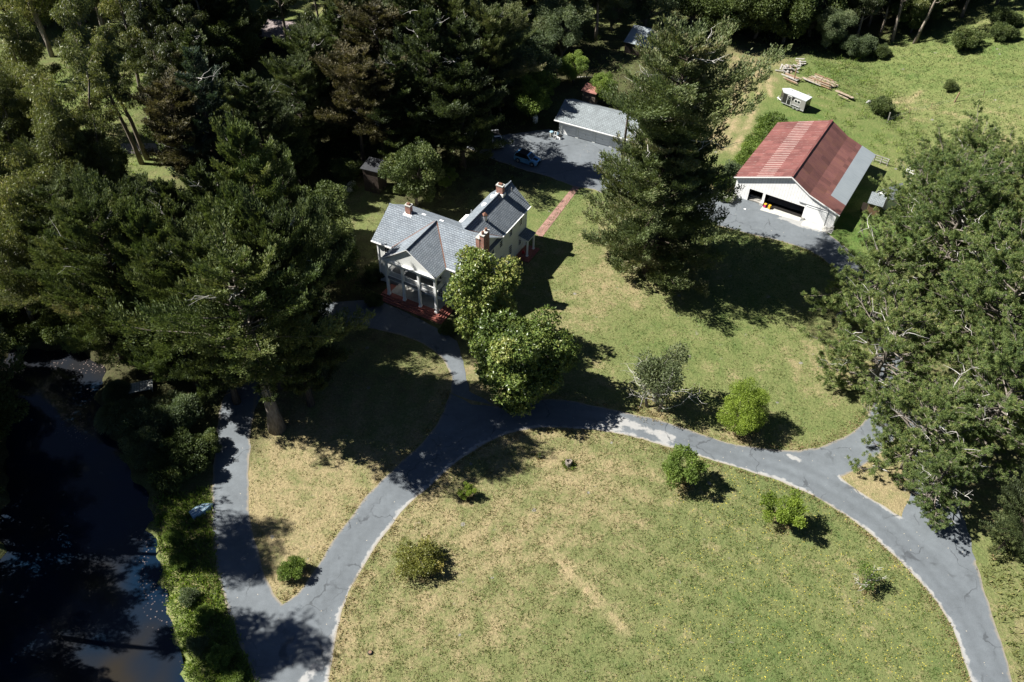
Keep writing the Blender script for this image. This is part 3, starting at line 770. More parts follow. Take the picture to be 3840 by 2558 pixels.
    # chimneys
    def chim(x, y, sx, sy, z0, z1, flash=True, name='chimney'):
        m = MB(); m.box((x - sx / 2, y - sy / 2, z0), (x + sx / 2, y + sy / 2, z1))
        c = m.build(name, MT['brick'], H)
        m = MB(); m.box((x - sx / 2 - .06, y - sy / 2 - .06, z1), (x + sx / 2 + .06, y + sy / 2 + .06, z1 + .12)); m.build('cap', MT['concrete'], c)
        m = MB(); m.box((x - sx * .28, y - sy * .28, z1 + .12), (x + sx * .28, y + sy * .28, z1 + .32)); m.build('flue', MT['copper'], c)
        if flash:
            m = MB(); m.slab([(x - sx * .85, y - sy * .85, zs(y - sy * .85) + .05), (x + sx * .85, y - sy * .85, zs(y - sy * .85) + .05), (x + sx * .62, y, min(zs(y), ZR) + .06), (x - sx * .62, y, min(zs(y), ZR) + .06)], .03, 0, 0); m.build('flashing', MT['trim'], c)
        return c
    chim(-.45, 6.45, .75, .65, 9.2, 10.75)
    c = chim(vw, 16.3, .95, .62, 9.2, 10.85, False)
    m = MB(); m.box((vw - .55, 15.9, 9.3), (vw + .62, 16.7, 9.72)); m.build('flashing', MT['trim'], c)
    m = MB()
    m.box((11.02, 4.1, 0), (11.62, 6.9, 4.6)); m.slab([(11.02, 4.1, 4.6), (11.62, 4.1, 4.6), (11.62, 4.85, 6.2), (11.02, 4.85, 6.2)], .5, 0, 0, (0, 1, 0)); m.slab([(11.62, 6.9, 4.6), (11.02, 6.9, 4.6), (11.02, 6.5, 6.2), (11.62, 6.5, 6.2)], .5, 0, 0, (0, -1, 0))
    m.box((11.02, 4.95, 4.55), (11.62, 6.4, 11.2)); m.box((10.5, 2.4 + 2.5, 5), (11.02, 6.35, 10.6))
    c = m.build('chimney', MT['brick'], H)
    m = MB(); m.box((10.45, 4.85, 10.6), (11.05, 6.4, 10.72)); m.box((11.0, 4.88, 11.2), (11.68, 6.46, 11.32)); m.build('cap', MT['concrete'], c)
    for y in (5.25, 6.05): m = MB(); m.lathe([(.17, 0), (.17, .38), (.12, .4)], 10, 0, (11.32, y, 11.32)); m.build('flue', MT['copper'], c)
    m = MB(); m.slab([(10.3, 4.6, zs(4.6) + .05), (11.0, 4.6, zs(4.6) + .05), (11.0, 5.0, zs(5.0) + .05), (10.3, 5.0, zs(5.0) + .05)], .03, 0, 0); m.build('flashing', MT['trim'], c)
    # roof fittings
    for x, y in ((1.42, 7.0), (4.15, 6.95)):
        z = zs(2 * ur - y); m = MB(); m.box((x - .28, y - .22, z - .03), (x + .28, y + .22, z + .08)); m.build('skylight', MT['trim'], H)
    zw = lambda x: ZR - abs(x - vw) * (ZR - ZE) / hw
    for x, y in ((6.55, 13.9), (6.75, 15.9)): m = MB(); z = zw(x); m.box((x - .25, y - .3, z - .1), (x + .25, y + .3, z + .22)); m.build('skylight', MT['trim'], H)
    m = MB(); z = zw(8.5); m.lathe([(.24, 0), (.24, .75), (.2, .85)], 10, 0, (8.5, 10.75, z - .1)); vt = m.build('vent_hood', MT['metal'], H)
    m = MB(); m.lathe([(.42, 0), (.42, .1), (.05, .45)], 4, 0, (8.5, 10.75, z + .72)); m.build('cap', MT['copper'], vt)
    for x, y in ((8.95, 10.9), (8.4, 18.2), (4.9, 13.3)): m = MB(); m.tube([(x, y, zw(x) - .1), (x, y, zw(x) + .55)], [.06, .06], 8); m.build('vent_pipe', MT['metal'], H)
    m = MB(); m.slab([(4.75, 11.3, 6.95), (4.75, 13.2, 6.95), (4.1, 13.2, 6.75), (4.1, 11.3, 6.75)], .12, 0, 0); m.build('dormer_roof', MT['trim'], H)
    # side porch on the wing
    m = MB(); m.slab([(10.52, 16.45, 3.45), (12.15, 16.45, 3.12), (12.15, 18.75, 3.12), (10.52, 18.75, 3.45)], .14); m.build('side_porch_roof', [MT['shingle'], MT['trim']], H)
    m = MB(); m.box((11.85, 16.5, 2.82), (12.05, 18.7, 2.99)); m.box((10.53, 16.5, 2.84), (11.85, 16.66, 2.99)); m.build('cornice', MT['trim'], H)
    for y in (16.62, 18.56): m = MB(); m.box((11.84, y - .1, .32), (12.04, y + .1, 2.82)); m.box((11.79, y - .15, .31), (12.09, y + .15, .46)); m.build('side_porch_post', MT['trim'], H)
    m = MB(); m.box((10.52, 16.0, 0), (12.35, 18.95, .3)); m.box((10.52, 15.7, 0), (12.65, 19.2, .15)); m.build('side_porch_floor', MT['brickstep'], H)
    m = MB(); m.box((10.5, 17.9, .3), (10.56, 18.6, 2.4)); m.build('side_door', MT['trim'], H)
    A, B = Vector((math.sin(R(27.246)), math.cos(R(27.246)), 0)), Vector((math.cos(R(27.246)), -math.sin(R(27.246)), 0))
    O = Vector((-16.463, 84.77, 0))
    m = MB(); m.lathe([(.13, 0), (.2, .12), (.2, .35), (.12, .45)], 12); m.tube([(-.15, 0, .35), (0, 0, .6), (.15, 0, .35)], [.02] * 3, 6)
    m.build('watering_can', MT['red'], None, True, O + A * 16.9 + B * 11.2 + Vector((0, 0, .3)), label="small red watering can on the side porch floor", cat="watering can")

# ------------------------------------------------------------------ the barn
def build_barn():
    Bn = empty('barn', (33.711, 111.139, 0), R(-30.931), "white board barn with a rusty red corrugated roof and open bays", "barn")
    W, L = 15.62, 19.0
    zr = lambda v: float(np.interp(v, [-.4, 7.93, 11.1, 16.05], [3.45, 6.5, 4.58, 2.86]))
    H1, H0 = 2.1, -.3
    m = MB(); t = .14
    def strip(a, b, z0):
        vs = [a] + [k for k in (7.93, 11.1) if a < k < b] + [b]
        top = [(v, 0, zr(v) - .12) for v in vs]
        m.slab([(a, 0, z0), (b, 0, z0)] + top[::-1], t, 0, 0, (0, 1, 0))
    strip(0, 2.3, H0); strip(2.3, 4.45, H1); strip(4.45, 4.85, H0); strip(4.85, 10.9, H1); strip(10.9, W, H0)
    m.build('front_wall', MT['barnsiding'], Bn)
    m = MB()
    m.box((0, t, H0), (t, L, zr(0) - .12)); m.box((W - t, t, H0), (W, L, zr(W) - .15))
    vs = [t, 7.93, 11.1, W - t]
    m.slab([(W - t, L - .001, H0), (t, L - .001, H0)] + [(v, L - .001, zr(v) - .12) for v in vs], t, 0, 0, (0, -1, 0))
    m.build('wall', MT['barnsiding'], Bn)
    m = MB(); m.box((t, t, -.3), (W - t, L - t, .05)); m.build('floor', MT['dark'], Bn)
    y0, y1 = -.35, 19.35; T = .09
    m = MB()
    def pl(va, vb, mi, ya=y0, yb=y1, dz=0.0): m.slab([(va, ya, zr(va) + dz), (vb, ya, zr(vb) + dz), (vb, yb, zr(vb) + dz), (va, yb, zr(va) + dz)], T, mi, 2)
    pl(-.4, 2.85, 0); pl(2.85, 5.25, 1); pl(5.25, 7.93, 0)
    m.build('roof_slope', [MT['rust'], MT['ruststripe'], MT['rustdark']], Bn)
    m = MB(); pl(7.93, 11.1, 0); pl(11.1, 16.05, 0)
    rs = m.build('roof_slope', [MT['rustdark'], MT['rustdark'], MT['rust']], Bn)
    m = MB(); pl(13.6, 16.07, 0, 2.6, y1 + .02, .035); m.build('galvanised_panel', [MT['galv'], MT['galv'], MT['galv']], rs)
    m = MB()
    for i in range(14):
        y = y0 + i * (y1 - y0) / 14; m.bar((7.93, y, 6.54), (7.93, y + 1.47, 6.54 + random.Random(i).uniform(-.015, .02)), .32, .05)
    m.build('ridge_cap', MT['rust'], Bn)
    m = MB()
    for a, b in ((-.42, 7.93), (7.93, 11.1), (11.1, 16.07)): m.bar((a, y0 - .03, zr(a) - .12), (b, y0 - .03, zr(b) - .12), .05, .16)
    m.build('barge_board', MT['trim'], Bn)
    m = MB(); m.box((11.1, -.1, .1), (14.35, -.02, 2.55)); m.bar((11.1, -.13, 2.5), (14.35, -.13, 2.5), .06, .1); m.build('sliding_door', MT['barndoor'], Bn)
    m = MB(); m.bar((9.9, -.08, 2.72), (14.4, -.08, 2.72), .1, .12); m.build('door_track', MT['metal'], Bn)
    m = MB(); m.box((4.3, -.25, -.1), (4.85, .3, .42)); m.box((10.9, -.25, -.1), (11.35, .3, .4)); m.box((W - .25, -.2, -.1), (W + .2, .3, .45)); m.build('footing', MT['concrete'], Bn)
    m = MB()
    m.slab([(4.9, -1.4, .02), (10.9, -.9, .02), (10.9, 3.5, .07), (4.9, 3.5, .07)], .1, 0, 0); m.slab([(11.4, -1.7, .018), (15.9, -1.3, .018), (15.9, -.01, .04), (11.4, -.01, .04)], .1, 0, 0)
    m.build('apron', MT['concrete'], Bn)
    m = MB(); [m.box((2.35, .15 + .35 * k, .05), (4.4, .5 + .35 * k, .2 + .16 * k)) for k in range(3)]; m.build('steps', MT['lumber2'], Bn)
    m = MB()
    for y in (4, 9, 14): m.box((4.5, y, 0), (4.7, y + .2, 5)); m.box((10.9, y, 0), (11.1, y + .2, 4.4))
    m.build('post', MT['lumber3'], Bn)
    A, B = Vector((math.sin(R(30.931)), math.cos(R(30.931)), 0)), Vector((math.cos(R(30.931)), -math.sin(R(30.931)), 0))
    O = Vector((33.711, 111.139, 0))
    for v, mat, lab in ((5.25, 'pink', "magenta plastic toy car parked in the barn doorway"), (5.95, 'yellow', "yellow plastic toy car parked in the barn doorway")):
        e = empty('toy_car', O + A * -.25 + B * v + Vector((0, 0, .04)), R(-40), lab, "toy car", None, .62)
        m = MB(); m.box((-.28, -.4, .12), (.28, .4, .42)); m.box((-.24, -.38, .42), (-.18, -.3, .85)); m.box((.18, -.38, .42), (.24, -.3, .85)); m.box((-.24, .2, .42), (-.18, .28, .85)); m.box((.18, .2, .42), (.24, .28, .85)); m.build('body', MT[mat], e)
        m = MB(); m.box((-.28, -.42, .85), (.28, .32, .92)); m.build('roof', MT['yellow' if mat == 'pink' else 'yellow'], e)
        for x, y in ((-.27, -.25), (.27, -.25), (-.27, .25), (.27, .25)):
            m = MB(); m.tube([(x - .05, y, .12), (x + .05, y, .12)], [.12, .12], 12); m.build('wheel', MT['black'], e)
    m = MB(); m.box((-.16, -.11, 0), (.16, .11, .05)); m.build('tray', MT['trim'], None, False, O + A * -2.5 + B * 2.9 + Vector((0, 0, .015)), R(-20), label="small white tray lying on the asphalt before the barn", cat="tray")

# ------------------------------------------------------------------ garage and outbuildings
def build_garage():
    G = empty('garage', (6.9156, 128.387, 0), R(-25.45), "long white garage with grey shingle roof and a row of panel doors", "garage")
    ze, zr, gd = 2.72, 4.61, 3.21; L = 13.4
    m = MB()
    m.slab([(-.6, -.9, ze), (L + .6, -.9, ze), (L + .6, gd, zr), (-.6, gd, zr)], .14); m.slab([(L + .6, gd, zr), (L + .6, 2 * gd + .9, ze), (-.6, 2 * gd + .9, ze), (-.6, gd, zr)], .14)
    m.build('roof', [MT['shingle2'], MT['trim']], G)
    m = MB(); m.bar((-.6, -.93, ze - .05), (L + .6, -.93, ze - .05), .1, .14); m.build('gutter', MT['trim'], G)
    wz = 2.95
    m = MB()
    m.box((0, .12, 0), (.12, 2 * gd, 2.9)); m.box((L - .12, .12, 0), (L, 2 * gd, 2.9)); m.box((.12, 2 * gd - .12, 0), (L - .12, 2 * gd, 2.9))
    for x in (0, L - .02): m.slab([(x, .1, 2.9), (x, 2 * gd, 2.9), (x, gd, zr - .2)][::-1], .02, 0, 0, (1, 0, 0))
    n = 4; P = 3.06; x0 = .45
    m.box((0, -.02, 2.2), (L, .12, 2.95)); 
    for k in range(n + 1): a = x0 + P * k - .42; m.box((max(0, a), -.12, 0), (min(L, a + .52 if k < n else L), .1, 2.2))
    m.build('wall', MT['siding'], G)
    for k in range(n):
        a = x0 + P * k + .1; m = MB()
        for j in range(4): m.box((a + .002, .0 , .02 + .54 * j), (a + 2.52, .05, .02 + .54 * j + .51))
        d = m.build('garage_door', MT['trim'], G)
        m = MB(); m.box((a + 1.22, -.03, .9), (a + 1.32, .0, .96)); m.build('handle', MT['black'], d)
    # things beside it
    m = MB(); m.lathe([(.24, 0), (.30, .85), (.33, .87), (.33, .93)], 16)
    e = empty('trash_can', (5.62, 127.05, .005), 0, "grey plastic trash can at the left corner of the garage", "trash can")
    m.build('body', simple("beige grey plastic", (.36, .36, .32), .5, .4), e)
    m = MB(); m.lathe([(.34, 0), (.3, .06), (.1, .1)], 16, 0, (0, 0, .93)); m.build('lid', MT['bluewhite'], e)
    e = empty('hand_truck', (6.2, 126.35, .005), R(150), "white upright hand truck leaning by the garage corner", "hand truck")
    m = MB(); m.bar((-.2, 0, .1), (-.2, -.2, 1.25), .05); m.bar((.2, 0, .1), (.2, -.2, 1.25), .05); m.bar((-.2, -.2, 1.25), (.2, -.2, 1.25), .05); m.bar((-.2, -.1, .65), (.2, -.1, .65), .05); m.build('frame', MT['trim'], e)
    m = MB(); m.box((-.24, 0, .02), (.24, .28, .05)); m.build('toe_plate', MT['metal'], e)
    for x in (-.27, .27): m = MB(); m.tube([(x - .03, -.05, .14), (x + .03, -.05, .14)], [.135, .135], 12); m.build('wheel', MT['black'], e)
    e = empty('cooler_box', (7.0, 126.6, .005), R(-50), "white cooler box with dark lid on the asphalt by the garage", "cooler")
    m = MB(); m.box((-.42, -.26, 0), (.42, .26, .42)); m.build('body', MT['trim'], e); m = MB(); m.box((-.43, -.27, .42), (.43, .27, .48)); m.build('lid', MT['black'], e)
    e = empty('recycling_bin', (6.75, 127.6, .005), 0.2, "pale blue bin standing against the garage corner", "bin")
    m = MB(); m.lathe([(.2, 0), (.27, .7), (.29, .72)], 4); m.build('body', MT['bluewhite'], e); m = MB(); m.lathe([(.29, 0), (.2, .08)], 4, 0, (0, 0, .72)); m.build('lid', MT['black'], e)
    e = empty('propane_tank', (2.9, 131.5, 0), 0, "white standing tank beside the dark trees left of the garage", "tank")
    m = MB(); m.lathe([(.30, 0), (.32, .1), (.45, .2), (.45, 1.1), (.3, 1.35), (.12, 1.42)], 16); m.build('body', MT['white'], e, True); m = MB(); m.lathe([(.12, 0), (.14, .12), (.1, .15)], 10, 0, (0, 0, 1.42)); m.build('valve', MT['metal'], e)

def shed(name, loc, rz, w, d, h0, h1, wallm, roofm, label, cat="shed", gable=False, over=.25, door=True):
    e = empty(name, loc, rz, label, cat)
    m = MB()
    if gable:
        m.box((-w / 2, -d / 2, -.3), (w / 2, d / 2, h0))
        for y in (-d / 2, d / 2 - .02): m.slab([(-w / 2, y, h0), (w / 2, y, h0), (0, y, h1)], .02, 0, 0, (0, 1, 0))
    else:
        z = lambda y: h0 + (h1 - h0) * (y + d / 2) / d
        a, b = z(-d / 2), z(d / 2)
        p = [(-w / 2, -d / 2), (w / 2, -d / 2), (w / 2, d / 2), (-w / 2, d / 2)]; zz = [a, a, b, b]
        for i in range(4):
            j = (i + 1) % 4; m.poly([(*p[i], -.3), (*p[j], -.3), (*p[j], zz[j]), (*p[i], zz[i])])
    m.build('wall', wallm, e)
    m = MB(); ow_ = over
    if gable:
        k = (h1 - h0) / (w / 2); e0 = h0 - k * ow_
        m.slab([(-w / 2 - ow_, -d / 2 - ow_, e0), (0, -d / 2 - ow_, h1 + .08), (0, d / 2 + ow_, h1 + .08), (-w / 2 - ow_, d / 2 + ow_, e0)], .08, 0, 0)
        m.slab([(0, -d / 2 - ow_, h1 + .08), (w / 2 + ow_, -d / 2 - ow_, e0), (w / 2 + ow_, d / 2 + ow_, e0), (0, d / 2 + ow_, h1 + .08)], .08, 0, 0)
    else:
        k = (h1 - h0) / d; m.slab([(-w / 2 - ow_, -d / 2 - ow_, h0 - k * ow_ + .1), (w / 2 + ow_, -d / 2 - ow_, h0 - k * ow_ + .1), (w / 2 + ow_, d / 2 + ow_, h1 + k * ow_ + .1), (-w / 2 - ow_, d / 2 + ow_, h1 + k * ow_ + .1)], .09, 0, 0)
    m.build('roof', roofm, e)
    if door:
        m = MB(); m.box((-.42, -d / 2 - .05, 0), (.42, -d / 2 - .005, min(1.95, h0 - .1))); m.build('door', wallm, e)
    return e

def build_outbuildings():
    shed('log_shed', (12.75, 139.3, 0), R(-25.5), 2.4, 1.9, 2.4, 2.75, MT['logs'], MT['rustroof'], "small weathered board shed with a rusty tin roof behind the garage", door=False)
    s = shed('tool_shed', (54.55, 107.9, 0), R(-27), 1.75, 2.2, 2.0, 2.35, MT['brownwood'], MT['shingle2'], "small brown board shed with grey shingle roof and its dark door open", door=False)
    m = MB(); m.box((-1.75, -1.12, .05), (-.9, -1.07, 1.75)); m.build('door', MT['darkwood'], s, label="dark open door leaf")
    shed('playhouse', (57.4, 110.2, 0), R(-62), 2.4, 3.2, 2.0, 3.2, MT['white'], MT['shingle2'], "little white gabled outbuilding half hidden by the pine branches", gable=True, over=.2)
    shed('back_shed', (-46.1, 158.6, 0), R(-12), 8.0, 5.2, 2.5, 3.4, MT['darkwood'], simple("leaf littered tin", (.17, .14, .135), .7, .3, var=.6, scale=3), "low tin-roofed shed among the trees at the top of the photo")
    # dark tall outbuilding under the trees
    e = shed('pump_house', (-21.75, 110.3, 0), R(-20), 2.5, 2.6, 4.0, 4.2, MT['darkwood'], simple("dark worn roofing felt", (.032, .034, .038), .8, .3, var=.3, scale=4), "tall narrow dark board outhouse under the cypress trunks")
    shed('far_cabin', (25.5, 160, 0), R(-25), 9, 5, 2.2, 3.4, MT['darkwood'], MT['galv'], "long low dark outbuilding with metal roof behind the tall cypress", gable=False)
build_house(); build_barn(); build_garage(); build_outbuildings()
# ------------------------------------------------------------------ foliage
def leaf_mat(name, stops, trans=.25, rough=.55, spec=.25, gain=1.0):
    m = NT(name)
    f = m.attr("tint")
    oi = m.node('ShaderNodeObjectInfo').outputs['Random']
    f = m.math('ADD', f, m.math('MULTIPLY', m.math('SUBTRACT', oi, .5), .30), True)
    c = m.ramp(f, [(p, tuple(min(.8, v * gain) for v in q)) for p, q in stops])
    m.done(c, rough, spec)
    tr = m.node('ShaderNodeBsdfTranslucent', {'Color': m.mix(1.0, c, (1.25, 1.3, .7), 'MULTIPLY')})
    mx = m.node('ShaderNodeMixShader', {0: trans, 1: m.b.outputs[0], 2: tr.outputs[0]})
    m.t.links.new(mx.outputs[0], m.out.inputs[0])
    return m.mat

def bark_mat(name, a, b, scale=2.0):
    m = NT(name)
    n = m.noise(m.coord('Object', (3, 3, .6)), scale, 5, .65)
    m.bump(n, .6, .05)
    return m.done(m.mix(m.ramp(n, [(.35, 0.0), (.65, 1.0)]), a, b), .9, .15)

def unit(v): return v / np.maximum(np.linalg.norm(v, axis=-1, keepdims=True), 1e-9)

class Foliage:
    """gathers leaf faces (kites) and branch tubes for one tree"""
    def __init__(s, seed):
        s.r = np.random.default_rng(seed); s.P = []; s.D = []; s.S = []; s.L = []; s.W = []; s.T = []
        s.wood = MB(); s.twig = MB()
    def add(s, P, D, L, W, T, N=None):
        """P base, D direction, lengths, widths, tints; N optional face normals"""
        n = len(P); D = unit(D)
        if N is None: N = s.r.normal(0, 1, (n, 3))
        S = unit(np.cross(D, N))
        s.P.append(P); s.D.append(D); s.S.append(S); s.L.append(np.broadcast_to(L, n)); s.W.append(np.broadcast_to(W, n)); s.T.append(np.broadcast_to(T, n))
    def mesh(s, name, mat):
        P, D, S = np.vstack(s.P), np.vstack(s.D), np.vstack(s.S)
        L, W, T = np.concatenate(s.L)[:, None], np.concatenate(s.W)[:, None], np.concatenate(s.T)
        N = np.cross(S, D)
        V = np.stack([P, P + D * L * .45 + S * W * .5 + N * W * .12, P + D * L, P + D * L * .45 - S * W * .5 + N * W * .12], 1).reshape(-1, 3)
        F = np.arange(len(P) * 4).reshape(-1, 4)
        me = bpy.data.meshes.new(name); fast_mesh(me, V, F)
        at = me.attributes.new("tint", 'FLOAT', 'FACE'); at.data.foreach_set("value", T.astype(np.float32))
        me.materials.append(mat)
        return me

def limb_curve(r, p, az, el, L, curl, n=6, wig=.06):
    """points of a limb that starts at p"""
    s_ = np.linspace(0, 1, n)
    h = np.array([math.cos(az), math.sin(az), 0])
    pts = p + np.outer(s_ * L * math.cos(el), h) + np.outer(s_ * L * math.sin(el) + curl * L * s_ ** 2, [0, 0, 1])
    pts[1:] += r.normal(0, wig * L / n, (n - 1, 3))
    return pts

def conifer(seed, h, rad, t0=.1, nl=75, ns=9, dens=46, el0=.15, el1=.7, curl=.12, leaf=(.42, .17), prof='cyp', trunk=.45, lean=(0, 0), irr=.35, forked=0, dead=6, mat='cypress', bark='bark_dark', tint=(.2, .75), droop=0.0, flat=.5, gap=0.0, secl=.36):
    f = Foliage(seed); r = f.r
    zz = np.linspace(0, 1, 9)
    spine = np.stack([lean[0] * zz ** 1.3 + r.normal(0, .12, 9) * zz, lean[1] * zz ** 1.3 + r.normal(0, .12, 9) * zz, h * zz * .97], 1)
    spine[0] = 0
    f.wood.tube(spine, list(trunk * (1 - zz * .93) * (1 + .45 * np.exp(-zz * 18))), 9)
    sp = lambda t: np.array([np.interp(t, zz, spine[:, k]) for k in range(3)])
    ph = r.uniform(0, 6.28, 4)
    u = (np.arange(nl) + r.uniform(0, .9, nl)) / nl
    for i in range(nl):
        t = t0 + (1 - t0) * u[i] ** .95
        az = i * 2.39996 + r.normal(0, .35)
        w = u[i]
        if prof == 'cyp': pf = (1 - w ** 1.7) ** .8 * (.72 + .28 * min(1, w / .22)) + .07
        elif prof == 'cone': pf = (1 - w) ** .85 + .05
        elif prof == 'flat': pf = (1 - w ** 3.2) ** .8 * (.45 + .55 * min(1, w / .5)) + .1
        elif prof == 'pine': pf = math.sqrt(max(0, 1 - (2 * w - .78) ** 2 / 1.5)) * .98 + .05
        else: pf = 1
        pf *= 1 + irr * (.6 * math.sin(2 * az + ph[0] + 3 * w) + .5 * math.sin(3 * az + ph[1] - 7 * w) + .5 * math.sin(ph[2] + 11 * w))
        L = rad * pf * r.uniform(.62, 1.12)
        if L < .5: L = .5
        if gap and r.random() < gap: continue
        el = el0 + (el1 - el0) * w + r.normal(0, .12)
        p = sp(t)
        pts = limb_curve(r, p, az, el, L, curl - droop * (1 - w))
        f.wood.tube(pts, list(np.linspace(trunk * .22 * (1 - .6 * w) + .02, .02, 6)), 4, cap=False)
        hdir = np.array([math.cos(az), math.sin(az), 0]); side = np.array([-hdir[1], hdir[0], 0])
        btint = r.normal(.5 * (tint[0] + tint[1]), .13)
        k = max(3, int(ns * min(1.4, .4 + L / rad)))
        for j in range(k + 1):
            q = .22 + .78 * (j + r.uniform(0, .8)) / (k + .5) if j < k else .93
            q = min(q, .97)
            x = q * 5; a = int(x); b = pts[a] + (pts[min(a + 1, 5)] - pts[a]) * (x - a)
            tang = unit(pts[min(a + 1, 5)] - pts[a])
            sgn = 1 if j % 2 else -1
            ang = r.uniform(.5, 1.05) if j < k else r.normal(0, .15)
            d = tang * math.cos(ang) + side * sgn * math.sin(ang) + np.array([0, 0, r.normal(.22, .16) - droop * .5])
            d = unit(d)
            l2 = max(.7, L * secl * (1.15 - .55 * q) * r.uniform(.7, 1.2))
            n = int(dens * (.5 + l2 * .55))
            s1 = r.uniform(0, 1, n) ** .8
            lat = unit(np.cross(d, [0, 0, 1]))
            off = r.normal(0, .11 + .13 * l2 * (1 - s1 * .7)[:, None], (n, 1))
            up_ = r.normal(0, .10 + .05 * l2, (n, 1))
            P = b + np.outer(s1 * l2, d) + off * lat + up_ * np.array([0, 0, 1]) + np.outer(s1 * l2 * s1 * .10, [0, 0, 1])
            D = d * .8 + lat * np.sign(off) * r.uniform(.2, .9, (n, 1)) + np.array([0, 0, 1]) * r.normal(.52 - droop, .3, (n, 1))
            N = np.array([0, 0, 1.0]) * flat + r.normal(0, .55, (n, 3))
            T = np.clip(btint + r.normal(0, .11, n) + .10 * (s1 - .5), 0, 1)
            f.add(P, D, leaf[0] * r.uniform(.6, 1.25, n), leaf[1] * r.uniform(.7, 1.3, n), T, N)
    for i in range(dead):
        t = r.uniform(t0 + .1, .95); az = r.uniform(0, 6.28); L = rad * r.uniform(.4, .85)
        pts = limb_curve(r, sp(t), az, r.uniform(.1, .7), L, .1, 6, .25)
        f.twig.tube(pts, list(np.linspace(.075, .012, 6)), 4, cap=False)
        for j in range(3):
            b = pts[r.integers(2, 5)]; f.twig.tube(limb_curve(r, b, az + r.normal(0, .8), r.uniform(-.1, .8), L * .35, .1, 4, .3), [.035, .028, .02, .008], 4, cap=False)
    return f, mat, bark

def pine(seed, h, rad, nl=60, ns=8, t0=.25, trunk=.45, lean=(0, 0), mat='pine', tuft=46, dens=2.3, leaf=(.30, .052), irr=.4, dead=26, el=(-.1, .8)):
    f = Foliage(seed); r = f.r
    zz = np.linspace(0, 1, 9)
    spine = np.stack([lean[0] * zz ** 1.2 + r.normal(0, .2, 9) * zz, lean[1] * zz ** 1.2 + r.normal(0, .2, 9) * zz, h * zz * .93], 1); spine[0] = 0
    f.wood.tube(spine, list(trunk * (1 - zz * .9) * (1 + .4 * np.exp(-zz * 18))), 9)
    sp = lambda t: np.array([np.interp(t, zz, spine[:, k]) for k in range(3)])
    ph = r.uniform(0, 6.28, 4)
    C = []; CD = []
    for i in range(nl):
        w = (i + r.uniform(0, .9)) / nl; t = t0 + (1 - t0) * w
        az = i * 2.39996 + r.normal(0, .4)
        pf = (1 - w ** 2.2) ** .6 * (.6 + .4 * min(1, w / .3)) + .12
        pf *= 1 + irr * (.6 * math.sin(2 * az + ph[0] + 4 * w) + .5 * math.sin(3 * az + ph[1] - 6 * w))
        L = max(.8, rad * pf * r.uniform(.6, 1.1))
        pts = limb_curve(r, sp(t), az, el[0] + (el[1] - el[0]) * w + r.normal(0, .12), L, .18, 6, .12)
        f.wood.tube(pts, list(np.linspace(trunk * .24 * (1 - .6 * w) + .03, .025, 6)), 5, cap=False)
        for j in range(ns):
            q = .3 + .7 * (j + r.uniform(0, .9)) / ns; x = min(q, .98) * 5; a = int(x)
            b = pts[a] + (pts[min(a + 1, 5)] - pts[a]) * (x - a); l2 = max(.8, L * .38 * r.uniform(.5, 1.2) * (1.2 - .6 * q))
            a2 = az + r.choice([-1, 1]) * r.uniform(.3, 1.2)
            sub = limb_curve(r, b, a2, r.uniform(.05, .7), l2, .2, 4, .15)
            f.wood.tube(sub, [.04, .03, .022, .012], 4, cap=False)
            n = max(2, int(l2 * dens))
            for k in range(n):
                s1 = .35 + .65 * (k + r.random()) / n; x = min(s1, .99) * 3; c = int(x)
                C.append(sub[c] + (sub[c + 1] - sub[c]) * (x - c) + r.normal(0, .16, 3)); CD.append(unit(sub[3] - sub[0]) + np.array([0, 0, .7]))
    C = np.array(C); CD = unit(np.array(CD)); n = len(C)
    k = tuft
    P = np.repeat(C, k, 0); D0 = np.repeat(CD, k, 0)
    bt = np.repeat(np.clip(r.normal(.5, .16, n), 0, 1), k)
    D = unit(r.normal(0, 1, (n * k, 3))) + D0 * .9
    P = P + unit(r.normal(0, 1, (n * k, 3))) * r.uniform(.02, .2, (n * k, 1))
    f.add(P, D, leaf[0] * r.uniform(.65, 1.2, n * k), leaf[1] * r.uniform(.7, 1.3, n * k), np.clip(bt + r.normal(0, .15, n * k), 0, 1))
    for i in range(dead):
        t = r.uniform(t0, .95); az = r.uniform(0, 6.28); L = rad * r.uniform(.5, 1.0)
        pts = limb_curve(r, sp(t), az, r.uniform(.1, .8), L, .1, 6, .3)
        f.twig.tube(pts, list(np.linspace(.055, .010, 6)), 4, cap=False)
        for j in range(4): b = pts[r.integers(2, 6)]; f.twig.tube(limb_curve(r, b, az + r.normal(0, .9), r.uniform(-.1, .9), L * .3, .1, 4, .35), [.05, .035, .022, .008], 4, cap=False)
    return f, mat, 'bark_grey'

